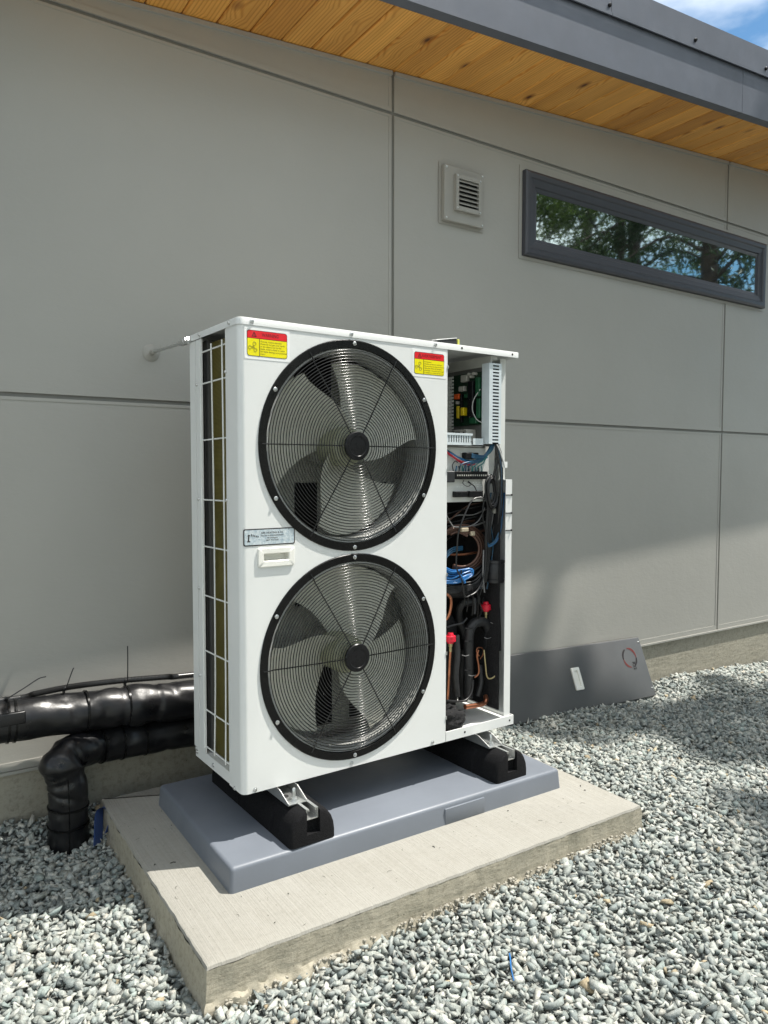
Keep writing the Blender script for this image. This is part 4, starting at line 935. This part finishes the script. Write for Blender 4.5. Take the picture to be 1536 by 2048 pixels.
pipe([(948, 1196, .06), (950, 1212, .06), (949, 1228, .06)], .006, 'foam', 8, 4); pipe([(912, 1270, .09), (914, 1310, .085), (911, 1350, .085), (914, 1392, .09)], .013, 'foam')
pipe([(893, 1255, .10), (908, 1250, .095), (925, 1246, .09), (934, 1236, .085)], .0045, 'cable_black', 6, 5, 'cable'); pipe([(960, 1330, .10), (962, 1365, .09), (955, 1392, .09)], .010, 'foam', 10)
for k in range(5): pipe([(924+k*10, 1178+rnd.uniform(-4, 4), .05), (926+k*9+rnd.uniform(-6, 6), 1200, .055), (922+k*11, 1230+rnd.uniform(-8, 8), .07)], .0022, 'cable_black', 6, 4, 'cable')
for (u, v) in ((931, 1310), (944, 1350), (975, 1275), (988, 1245)): pipe([(u-7, v, .062), (u, v+2, .056), (u+7, v, .062)], .0012, 'cable_grey', 5, 3, 'cable_tie')
MB().lathe([(0.0001, -.004), (.010, -.004), (.010, .004), (.0001, .005)], at(989, 1022, .05), 'y', 10).build('wire_nut', M['relay_white'], hp)
# compressor jacket and the crumpled felt at its foot
def lump(c, r, sc, amp, seed, mat, name):
    bm = bmesh.new(); bmesh.ops.create_icosphere(bm, subdivisions=4, radius=1)
    for v in bm.verts:
        p = v.co.copy(); k = 1 + amp*mnoise.fractal(p*2.2 + Vector((seed, 0, 0)), 1, 2, 4); v.co = Vector((c[0]+p.x*k*sc[0], c[1]+p.y*k*sc[1], c[2]+max(-0.72, p.z*k)*sc[2]))
    return MB().bm(bm).build(name, M[mat], hp, 60)
lump((0.875, 0.075, 0.052), 1, (0.075, 0.06, 0.048), 0.35, 3, 'felt', 'felt_jacket')
MB().lathe([(0.001, .0), (0.095, .0), (0.10, .02), (0.10, .36), (0.085, .40), (0.001, .41)], (0.925, 0.235, 0.02), 'z', 28).build('compressor', M['felt'], hp, 40)
MB().box(1.094, 1.096, 0.022, 0.354, 0.06, 0.90).build('foam_liner', M['felt'], hp)

# mounting brackets under the cabinet
def mount(x):
    g = empty('mount_bracket', (x, 0, 0)); g.parent = hp
    mb = MB().box(-0.030, 0.030, -0.078, 0.36, -0.0345, -0.0315)
    for sx in (-1, 1):
        a = -0.0305 if sx < 0 else 0.0305; b = a+0.0022*sx
        mb.prism([(-0.078, -0.0345), (-0.078, -0.027), (-0.018, -0.0015), (0.36, -0.0015), (0.36, -0.0345)], min(a, b), max(a, b), 'yz')
    mb.build('bracket_plate', M['alu'], g)
    MB().lathe([(0.012, 0), (0.012, 0.0006), (0.0001, 0.0006)], (-0.010, -0.012, -0.0312), 'z', 14).build('bolt_hole', M['dark_void'], g)
    MB().lathe([(0.017, 0), (0.017, 0.002), (0.010, 0.0022), (0.010, 0.0085), (0.0058, 0.009), (0.0058, 0.034), (0.004, 0.037), (0.0001, 0.037)], (0.002, -0.050, -0.0313), 'z', 14).build('bolt', M['steel'], g, 35)
MX = (0.148, 0.985)
for x in MX: mount(x)

# ------------------------------------------------------------------ rubber feet
def rubber_foot():
    root = empty('rubber_foot', (0, 0, -0.14))
    bm = bmesh.new(); prof = []
    for s in (1, -1):
        seq = [(0.079, 0.0), (0.079, 0.022), (0.0755, 0.047), (0.067, 0.070), (0.055, 0.087), (0.040, 0.098), (0.0225, 0.103)]
        prof += [(s*x, z) for x, z in (seq if s > 0 else seq[::-1])]
    k = prof.index((0.0225, 0.103)); prof[k+1:k+1] = [(0.0225, 0.072), (-0.0225, 0.072)]
    n = len(prof); ys = [0.0, 0.012, 0.06, 0.065, 0.115, 0.12, 0.30, 0.305, 0.355, 0.36, 0.588, 0.60]; vs = []
    for j, y in enumerate(ys):
        dent = 0.010 if j in (3, 4, 7, 8) else 0.0; e = 0.005 if j == len(ys)-1 else 0.0
        for x, z in prof:
            xx = x
            if abs(x) > 0.05: xx = math.copysign(abs(x)-(dent if 0.02 < z < 0.085 else 0)-e, x)
            vs.append((xx, y, z-(e*0.6 if z > 0.09 else 0)))
    mb = MB(); mb.v = vs; m = len(ys)
    mb.f = [(j*n+i, j*n+(i+1) % n, (j+1)*n+(i+1) % n, (j+1)*n+i) for j in range(m-1) for i in range(n)] + [tuple(range(n)), tuple(range((m-1)*n, m*n))]
    mb.build('rubber_block', M['black_rubber'], root, 35)
    # recess on the end face is framed by two cheeks and a toe
    def shrink(q, d): return (q[0]-math.copysign(d, q[0]) if abs(q[0]) > .03 else q[0], max(0.0, q[1]-(d*0.7 if q[1] > .05 else 0)))
    pe = [q for q in prof]; i0 = pe.index((0.0225, 0.072)); pe[i0] = (0.0235, 0.030); pe[i0+1] = (-0.0235, 0.030)
    mb = MB(); lay = [(-0.0004, 0.0), (-0.012, 0.001), (-0.017, 0.004), (-0.020, 0.010)]
    mb.v = [(shrink(q, d)[0], y, shrink(q, d)[1]) for y, d in lay for q in pe]
    mb.f = [(j*n+i, j*n+(i+1) % n, (j+1)*n+(i+1) % n, (j+1)*n+i) for j in range(len(lay)-1) for i in range(n)] + [tuple(range(n))[::-1], tuple(range(3*n, 4*n))]
    mb.build('end_cheek', M['black_rubber'], root, 35)
    c = MB().box(-0.0205, 0.0205, -0.012, 0.585, 0.0725, 0.075).box(-0.0205, -0.018, -0.012, 0.585, 0.0751, 0.1055).box(0.018, 0.0205, -0.012, 0.585, 0.0751, 0.1055)
    c.box(-0.0179, -0.011, -0.012, 0.585, 0.103, 0.1055).box(0.011, 0.0179, -0.012, 0.585, 0.103, 0.1055).box(-0.013, -0.011, -0.012, 0.585, 0.097, 0.1029).box(0.011, 0.013, -0.012, 0.585, 0.097, 0.1029)
    c.build('strut_channel', M['alu'], root)
    return root
f1 = rubber_foot(); w = W(0.170, -0.118); f1.location = (w[0], w[1], -0.14); f1.rotation_euler = (0, 0, ROT)
G_FEET = 'rubber feet under the heat pump'
tag(f1, 'black rubber foot under the fan end, nearer the pipes', 'rubber foot', G_FEET)
f2 = f1.copy(); COL.objects.link(f2); w = W(1.006, -0.126); f2.location = (w[0], w[1], -0.14)
for ch in list(f1.children): c2 = ch.copy(); COL.objects.link(c2); c2.parent = f2
tag(f2, 'black rubber foot under the open wiring bay, nearer the leaning panel', 'rubber foot', G_FEET)

# ------------------------------------------------------------------ things on and beside the cabinet
a = at(877, 684, 0.05); pz = empty('tool_pouch', W(0.812, 0.036) + (H,), ROT + 0.05)
tag(pz, 'small black pouch with steel edge and yellow printed end lying on the lid', 'pouch')
MB().add([(-0.05,-0.02,0.0005),(0.056,-0.02,0.0005),(0.056,0.025,0.0005),(-0.05,0.025,0.0005),(-0.05,-0.02,0.008),(0.05,-0.02,0.025),(0.05,0.025,0.025),(-0.05,0.025,0.008)], [(0,3,2,1),(4,5,6,7),(0,1,5,4),(1,2,6,5),(2,3,7,6),(3,0,4,7)]).build('pouch_body', M['foam'], pz)
MB().tube([(-0.05,-0.021,0.0100), (0.052,-0.021,0.027)], 0.0013, 6).tube([(-0.05,0.002,0.0110), (0.052,0.002,0.028)], 0.0013, 6).build('steel_edge', M['steel'], pz)
MB().bbox(0.0565, 0.066, -0.021, 0.010, 0.001, 0.024, 0.003).build('printed_end', M['yellow_label'], pz)
# stabiliser rod between wall and the lid's rear left corner
rod = empty('stabiliser_rod', (-0.005, YW, 1.456)); tag(rod, 'thin steel stabiliser rod fixing the cabinet lid to the wall', 'rod')
e = Vector(W(-0.006, 0.393) + (1.437,)) - Vector((-0.005, YW, 1.456))
MB().lathe([(0.0001, -0.013), (0.010, -0.012), (0.026, -0.008), (0.034, -0.001)], (0, 0, 0), 'y', 28, cap=False).build('wall_rosette', M['vent_paint'], rod, 40)
MB().tube([(0, -0.012, 0), e*0.93], 0.0062, 12).build('rod_shaft', M['steel'], rod, 60)
MB().tube([(0, -0.008, 0), (0.0, -0.05, -0.002)], 0.010, 10).build('wall_ferrule', M['vent_paint'], rod, 60)
MB().tube([e*0.84, e*0.93], 0.012, 10).tube([e*0.93, e*0.985], 0.009, 10).build('clevis', M['steel'], rod, 40)
MB().lathe([(0.0001, -0.012), (0.008, -0.012), (0.008, -0.006), (0.013, -0.005), (0.013, 0.004), (0.0001, 0.004)], (e.x-0.004, e.y, e.z), 'x', 6).build('bolt', M['steel'], rod, 35)
# leaning service cover
def cover():
    bl, brr, tr_ = Vector((1.56, 0.690, -0.312)), Vector((2.935, 0.652, -0.346)), Vector((3.012, 0.795, -0.018))
    ux = (brr-bl).normalized(); up = (tr_-brr); up = (up - ux*up.dot(ux)); hh = up.length; up.normalize(); nrm = ux.cross(up).normalized()
    if nrm.y > 0: nrm = -nrm
    root = empty('cover_panel', bl); root.matrix_world = Matrix(((ux.x, -nrm.x, up.x, bl.x), (ux.y, -nrm.y, up.y, bl.y), (ux.z, -nrm.z, up.z, bl.z), (0, 0, 0, 1)))
    tag(root, 'dark charcoal service cover leaning sideways against the wall on the gravel', 'cover panel')
    L = (brr-bl).length
    bm = bmesh.new(); bmesh.ops.create_cube(bm, size=1)
    for v in bm.verts: v.co = Vector((L/2+v.co.x*L, 0.015+v.co.y*0.030, hh/2+v.co.z*hh))
    bmesh.ops.bevel(bm, geom=[e_ for e_ in bm.edges if all(v.co.y < 0.001 for v in e_.verts)], offset=0.009, segments=4, profile=0.5, affect='EDGES')
    MB().bm(bm).build('cover_sheet', M['cover'], root, 40)
    hx = 2.325-bl.x; hz = 0.165
    handle_plate(root, hx-0.031, hx+0.031, hz-0.052, hz+0.074, 0.017, 0.010, M['handle'])
    cx, cz, R = 2.80-bl.x, 0.245, 0.056; ar, ab = MB(), MB()
    def arc(mb, a0, a1, w0, w1):
        vs = []; n = 14
        for i in range(n+1):
            t = i/n; a_ = math.radians(a0+(a1-a0)*t); w_ = w0+(w1-w0)*math.sin(math.pi*t)
            vs += [((cx+(R-w_)*math.cos(a_)), -0.0012, cz+(R-w_)*math.sin(a_)), ((cx+(R+w_)*math.cos(a_)), -0.0012, cz+(R+w_)*math.sin(a_))]
        mb.add(vs, [(2*i, 2*i+1, 2*i+3, 2*i+2) for i in range(n)])
    arc(ar, -5, 95, .002, .007); arc(ar, 185, 265, .002, .006); arc(ab, 115, 185, .004, .006); arc(ab, -60, -5, .004, .006)
    lg = ar.build('red_logo_arc', M['logo_red'], root); ab.build('black_logo_arc', M['ink'], root)
    o = link('lettering', text_mesh('R32', 0.034, M['ink'], 'CENTER', 0.046, .0004), root); o.location = (cx+0.020, -0.0014, cz-0.05); o.rotation_euler = (0, math.radians(90), 0)
    for x, z in ((L-0.02, hh-0.03), (L-0.02, 0.05)):
        o = link('screw', SCR, root); o.location = (x, -0.0005, z); o.scale = (0.7, 0.7, 0.7)
cover()

# ------------------------------------------------------------------ insulated pipes on the wall
def jacket(pts, r, seed, bulges=(), n=30, step=10):
    P = catmull([Vector(p) for p in pts], step); m = len(P); mb = MB(); vs = []
    T = [(P[min(i+1, m-1)]-P[max(i-1, 0)]).normalized() for i in range(m)]; ref = Vector((0, 1, 0.2)).normalized(); N = T[0].cross(ref).normalized()
    for i in range(m):
        N = (N-T[i]*N.dot(T[i])).normalized(); B = T[i].cross(N)
        for k in range(n):
            a_ = 2*math.pi*k/n; d = N*math.cos(a_)+B*math.sin(a_); q = P[i]+d*r
            rr = r*(1+0.05*mnoise.noise(q*11+Vector((seed, 0, 0)))+0.035*mnoise.noise(q*27+Vector((seed, 5, 0)))-0.085*max(0, 1-abs(mnoise.noise(Vector((q.x*7, q.y*16, q.z*16))+Vector((seed, 9, 0))))*7))
            for (c, w_, amp) in bulges:
                u = i/(m-1); rr += r*amp*math.exp(-((u-c)/w_)**2)
            vs.append(P[i]+d*rr)
    mb.v = [tuple(v) for v in vs]; mb.f = [(i*n+k, i*n+(k+1) % n, (i+1)*n+(k+1) % n, (i+1)*n+k) for i in range(m-1) for k in range(n)] + [tuple(range(n))[::-1], tuple(range((m-1)*n, m*n))]
    return mb
def band(p, axis, r, wd=0.006):
    mb = MB(); ax = Vector(axis).normalized(); N = ax.cross(Vector((0.1, 0.2, 1))).normalized(); B = ax.cross(N); n = 28; vs = []
    for s, rr in ((-1, r-.003), (-1, r+.0015), (1, r+.0015), (1, r-.003)):
        vs += [Vector(p)+ax*(s*wd/2)+(N*math.cos(2*math.pi*k/n)+B*math.sin(2*math.pi*k/n))*rr for k in range(n)]
    return mb.add(vs, [(j*n+k, j*n+(k+1) % n, ((j+1) % 4)*n+(k+1) % n, ((j+1) % 4)*n+k) for j in range(4) for k in range(n)])
def stand(t_root, mb, name, mat, smooth=60):
    o = mb.build(name, mat, t_root, smooth); o.location = -Vector(t_root.location); return o
YP = 0.738; PR1 = 0.073
up_ = empty('insulated_pipe', (-0.35, YP, 0.11)); tag(up_, 'upper black jacketed pipe running along the wall beneath the conduit', 'pipe', None)
stand(up_, jacket([(-2.2, YP, 0.164), (-1.2, YP, 0.147), (-0.565, YP, 0.130), (-0.335, YP, 0.119), (-0.20, YP, 0.117), (-0.05, YP, 0.107), (0.12, YP, 0.095), (0.9, YP, 0.06)], PR1, 1, ((0.655, .03, .10), (0.60, .012, -.06), (0.72, .012, -.05)), 30, 14), 'pipe_jacket', M['pipe'])
for x, z in ((-0.555, 0.129), (-0.533, 0.128), (-0.298, 0.119), (-0.152, 0.114)): stand(up_, band((x, YP, z), (1, 0, -0.06), PR1*1.02, 0.007), 'strap', M['black_ring'])
stand(up_, MB().bbox(-0.585, -0.505, YP-0.076, YP-0.058, 0.134, 0.177, 0.004), 'taped_flap', M['pipe'])
lo_ = empty('insulated_pipe', (-0.355, 0.66, -0.31)); tag(lo_, 'lower black jacketed pipe that elbows down into the gravel', 'pipe', None)
stand(lo_, jacket([(-0.378, 0.665, -0.36), (-0.377, 0.665, -0.26), (-0.376, 0.665, -0.17), (-0.378, 0.665, -0.11), (-0.388, 0.666, -0.052), (-0.385, 0.670, -0.025), (-0.360, 0.690, -0.012), (-0.28, 0.744, -0.016), (-0.20, 0.766, -0.026), (-0.05, 0.775, -0.032), (0.15, 0.777, -0.040), (0.9, 0.778, -0.08)], 0.067, 4, ((0.41, .045, .20), (0.31, .018, -.07), (0.50, .018, -.08), (0.66, .015, -.05)), 30, 12), 'pipe_jacket', M['pipe'])
for p, ax in (((-0.377, .665, -.25), (0, 0, 1)), ((-0.376, .665, -.185), (0.05, 0, 1)), ((-0.25, .753, -.020), (1, .25, 0)), ((-0.17, .769, -.028), (1, .1, 0)), ((-0.08, .7735, -.031), (1, 0, 0))): stand(lo_, band(p, ax, 0.0685, 0.006), 'strap', M['black_ring'])
stand(lo_, MB().tube([(-0.388, 0.598, -0.35), (-0.386, 0.598, -0.2), (-0.386, 0.600, -0.13), (-0.388, 0.598, -0.07)], 0.0022, 6, 4), 'jacket_seam', M['black_ring'])
cz_ = 0.2; cn = empty('flexible_conduit', (-0.3, YP, 0.2)); tag(cn, 'thin ribbed electrical conduit along the top of the upper pipe', 'conduit')
cp = [(-2.2, YP+.02, 0.252), (-1.2, YP+.02, 0.234), (-0.575, YP+.02, 0.200), (-0.455, YP+.02, 0.206), (-0.365, YP+.02, 0.211), (-0.285, YP+.02, 0.211), (-0.155, YP+.02, 0.206), (0.0, YP+.02, 0.195), (0.12, YP+.02, 0.186), (0.8, YP+.02, 0.16)]
CP = catmull([Vector(p) for p in cp], 60)
rib = [0]
def rr_(t): rib[0] += 1; return 0.0118 if rib[0] % 2 else 0.0100
stand(cn, MB().tube(CP, rr_, 10), 'conduit_tube', M['conduit'], 60)
G_T = 'cable ties on the wall conduit'
for lab, pts in (('cable tie on the conduit with its long tail leaning right', [(-0.555,YP,.20),(-0.55,YP-.014,.214),(-0.50,YP-.02,.243),(-0.455,YP-.02,.268),(-0.43,YP-.02,.272)]), ('cable tie on the conduit with its short tail slanting up', [(-0.366,YP,.205),(-0.362,YP-.012,.222),(-0.35,YP-.015,.258),(-0.340,YP-.015,.283),(-0.336,YP-.012,.287)]), ('cable tie on the conduit with its tail standing straight up', [(-0.150,YP,.20),(-0.148,YP-.012,.216),(-0.146,YP-.012,.28),(-0.145,YP-.01,.342)])):
    t = empty('cable_tie', pts[0]); tag(t, lab, 'cable tie', G_T)
    stand(t, MB().tube(pts, 0.0022, 5, 5), 'tie_tail', M['cable_black']); p = pts[0]
    stand(t, band((p[0], YP+0.02, p[2]-0.003), (1, 0, 0), 0.0128, 0.005), 'tie_loop', M['cable_black']); stand(t, MB().bbox(p[0]-.005, p[0]+.005, YP-.002, YP+.008, p[2]+.004, p[2]+.014, .001, 1), 'tie_head', M['cable_black'])

# ------------------------------------------------------------------ small scraps
s = empty('plastic_strap', (-0.268, 0.66, -0.29)); tag(s, 'folded dark blue plastic strap beside the slab corner', 'strap')
sb = MB(); pts = [(-0.035, -0.10, -0.012), (-0.022, -0.055, 0.022), (-0.008, -0.01, 0.055), (0.012, 0.015, 0.066), (0.034, 0.0, 0.060), (0.034, -0.035, 0.036), (0.012, -0.06, 0.004)]
Pp = catmull([Vector(p) for p in pts], 4); wv = Vector((0.020, 0.026, -0.008))
sb.v = [tuple(p+wv) for p in Pp] + [tuple(p-wv) for p in Pp] + [tuple(p+wv+Vector((0.002, -0.002, 0.001))) for p in Pp] + [tuple(p-wv+Vector((0.002, -0.002, 0.001))) for p in Pp]; m = len(Pp)
sb.f = [(i, i+1, m+i+1, m+i) for i in range(m-1)] + [(2*m+i, 3*m+i, 3*m+i+1, 2*m+i+1) for i in range(m-1)] + [(i, 2*m+i, 2*m+i+1, i+1) for i in range(m-1)] + [(m+i, m+i+1, 3*m+i+1, 3*m+i) for i in range(m-1)]
sb.build('strap_band', M['blue_scrap'], s, 60)
def scrap(name, pts, r, mat, label, cat, group=None):
    c = Vector(pts[0]); o = MB().tube([Vector(p)-c for p in pts], r, 6, 4).build(name, M[mat], None, 60); o.location = c; return tag(o, label, cat, group)
gz = float(ground_z(0.46, -0.70))
scrap('wire_offcut', [(0.425, -0.745, gz+.004), (0.437, -0.722, gz+.020), (0.455, -0.700, gz+.026), (0.468, -0.683, gz+.026)], 0.0021, 'cable_blue', 'short bright blue wire offcut lying on the gravel', 'wire')
g2 = random.Random(11)
zt = SLAB_Z1+0.001
cth, sth = math.cos(PROT), math.sin(PROT)
def onslab(x, y): return (slab_o[0]+x*cth-y*sth, slab_o[1]+x*sth+y*cth, zt+.0008)
tw = MB()
for k in range(34):
    x, y = (g2.uniform(0.03, SLAB_W-0.03), g2.uniform(0.02, 0.24)) if k % 3 else (g2.uniform(0.02, 0.16), g2.uniform(0.05, 0.9))
    L = g2.uniform(0.003, 0.017); a_ = g2.uniform(0, 6.3); p = Vector(onslab(x, y))
    q = Vector((math.cos(a_)*L, math.sin(a_)*L, 0)); tw.tube([p-q*.5, p+Vector((q.y*.2, -q.x*.2, .0006)), p+q*.5], 0.00045 if k % 4 else 0.0013, 4)
o = tw.build('plant_litter', M['debris']); tag(o, 'scattered dry needles and crumbs on the slab top', 'litter', kind='stuff')

# ------------------------------------------------------------------ trees behind the camera: a grove mirrored in the window and shading the gravel, plus added sky blockers
def leaf_cards(mb, cols, c, size, g, elong=1.6, droop=0.0, tone=0.5):
    d = Vector((g.gauss(0, 1), g.gauss(0, 1), g.gauss(0, 1)-droop)).normalized(); s_ = d.cross(Vector((g.gauss(0, 1), g.gauss(0, 1), g.gauss(0, 1)))).normalized(); l = d*size*elong*0.5; w_ = s_*size*0.5
    n = d.cross(s_)*size*0.12; b = len(mb.v); mb.v += [tuple(c-l), tuple(c+w_+n), tuple(c+l), tuple(c-w_+n)]; mb.f.append((b, b+1, b+2, b+3)); cols.append(min(1, max(0, tone+g.gauss(0, .22))))
def set_tone(me, cols):
    at_ = me.attributes.new('tone', 'FLOAT', 'FACE'); at_.data.foreach_set('value', np.array(cols, np.float32))
def raw(mb, name, mat, cols=None):
    me = bpy.data.meshes.new(name); me.from_pydata(mb.v, [], mb.f); me.materials.append(mat)
    if cols: set_tone(me, cols)
    return me
def broad_tree(x, y, h, spread, seed, label, low=0.10, leaves=14000, lf=0.8):
    g = random.Random(seed); z0 = float(ground_z(x, y)); root = empty('broadleaf_tree', (x, y, z0)); tag(root, label, 'tree', 'trees facing the house')
    tk = MB().tube([(0, 0, -0.3), (0.05*g.uniform(-1, 1), 0, h*.3), (0.2*g.uniform(-1, 1), 0.1, h*.6), (0.1, 0.1, h*.9)], lambda t: 0.16*(1-t*.85)*h/9, 9, 4)
    cl = []
    for k in range(44):
        a_ = g.uniform(0, 6.28); zz = h*g.uniform(low, 1.0); rr = spread*math.sqrt(g.random())*(1-0.55*max(0, zz/h-.55)/.45)
        c = Vector((math.cos(a_)*rr, math.sin(a_)*rr, zz)); cl.append((c, g.uniform(.5, 1.05)*spread*.36))
        if k < 22: tk.tube([(0.05, 0.03, zz*0.72), c*0.5+Vector((0, 0, zz*.42)), c], lambda t: 0.035*(1-t*.8), 5, 3)
    fb, cols = MB(), []
    for k in range(leaves):
        c, r = cl[g.randrange(len(cl))]; d = Vector((g.gauss(0, 1), g.gauss(0, 1), g.gauss(0, .8))).normalized()*r*g.random()**.45
        leaf_cards(fb, cols, c+d, g.uniform(.06, .11)*lf, g, 1.5, .3, .5)
    link('trunk', tk.mesh('trunk', M['bark'], 60), root); link('crown', raw(fb, 'crown', M['leaf'], cols), root)
def conifer(x, y, h, r0, spread, seed, label, first=3.4, n=70, per=330):
    g = random.Random(seed); z0 = float(ground_z(x, y)); root = empty('conifer_tree', (x, y, z0)); tag(root, label, 'tree', 'trees facing the house')
    tk = MB().tube([(0, 0, -0.3), (0, 0, h*.4), (0.03, 0, h*.8), (0.03, 0, h)], lambda t: r0*(1-t*.92), 12, 5); fb, cols = MB(), []
    for k in range(n):
        zz = first+(h-first)*(k+g.random())/n; a_ = g.uniform(0, 6.28); L = spread*(1-(zz-first)/(h-first)*.82)*g.uniform(.65, 1.1); d = Vector((math.cos(a_), math.sin(a_), 0))
        pts = [Vector((0, 0, zz)), Vector((0, 0, zz+.12*L))+d*L*.4, Vector((0, 0, zz-.06*L))+d*L*.75, Vector((0, 0, zz-.28*L))+d*L]
        tk.tube(pts, lambda t: 0.030*(1-t*.8), 5, 3); Q = catmull(pts, 6)
        for j in range(per):
            t = 0.2+0.8*g.random(); p = Q[min(len(Q)-1, int(t*len(Q)))]; side = d.cross(Vector((0, 0, 1)))*g.gauss(0, .17)*L*(1.15-t)*1.4
            leaf_cards(fb, cols, p+side+Vector((0, 0, -abs(g.gauss(0, .12)))), g.uniform(.022, .036), g, 5.0, 1.2, .45)
    link('trunk', tk.mesh('trunk', M['bark'], 60), root); link('crown', raw(fb, 'crown', M['needle'], cols), root)
conifer(8.45, -2.25, 15.5, 0.13, 2.1, 5, 'nearest conifer facing the right end of the window')
conifer(9.0, -3.9, 17.0, 0.13, 2.2, 6, 'tall conifer just behind the nearest conifer')
broad_tree(10.6, -5.6, 8.5, 2.3, 21, 'broadleaf tree close behind the two conifers', .05, 40000, .48)
broad_tree(12.8, -8.2, 10.0, 2.9, 22, 'tallest broadleaf tree in the far corner of the grove', .05, 34000, .55)
broad_tree(9.2, -8.4, 8.0, 2.4, 23, 'broadleaf tree at the left of the grove facing the window', .04, 34000, .55)
broad_tree(17.0, -12.5, 7.5, 2.4, 24, 'low broadleaf tree at the right of the grove', .08)
broad_tree(7.2, -5.3, 7.0, 1.9, 27, 'short dense broadleaf tree left of the two conifers', .03, 42000, .42)
broad_tree(6.0, -9.6, 9.0, 2.6, 25, 'broadleaf tree standing furthest left of the grove')

LBL = ['broadleaf tree opposite the pipes, close to the house', 'round broadleaf tree opposite the fan end', 'broadleaf tree opposite the open wiring bay', 'tall broadleaf tree at the left end of the far row', 'spreading broadleaf tree second from the left in the far row',
       'thin broadleaf tree in the middle of the far row', 'broad broadleaf tree right of the middle of the far row', 'small broadleaf tree at the right end of the far row']
for (x, y, h, sp), lb, sd in zip([(-7.5, -7.0, 8.5, 2.8), (-2.2, -8.8, 8.0, 2.6), (2.0, -9.2, 8.5, 2.6), (-13, -9, 11, 3.4), (-9, -13.5, 11, 3.4), (-3.5, -14, 12, 3.5), (2.5, -15, 11, 3.5), (8.5, -14, 11, 3.2)], LBL, range(31, 40)):  # unseen trees, added to block the low sky and deepen the wall's shade
    broad_tree(x, y, h, sp, sd, lb, .06, 5200)
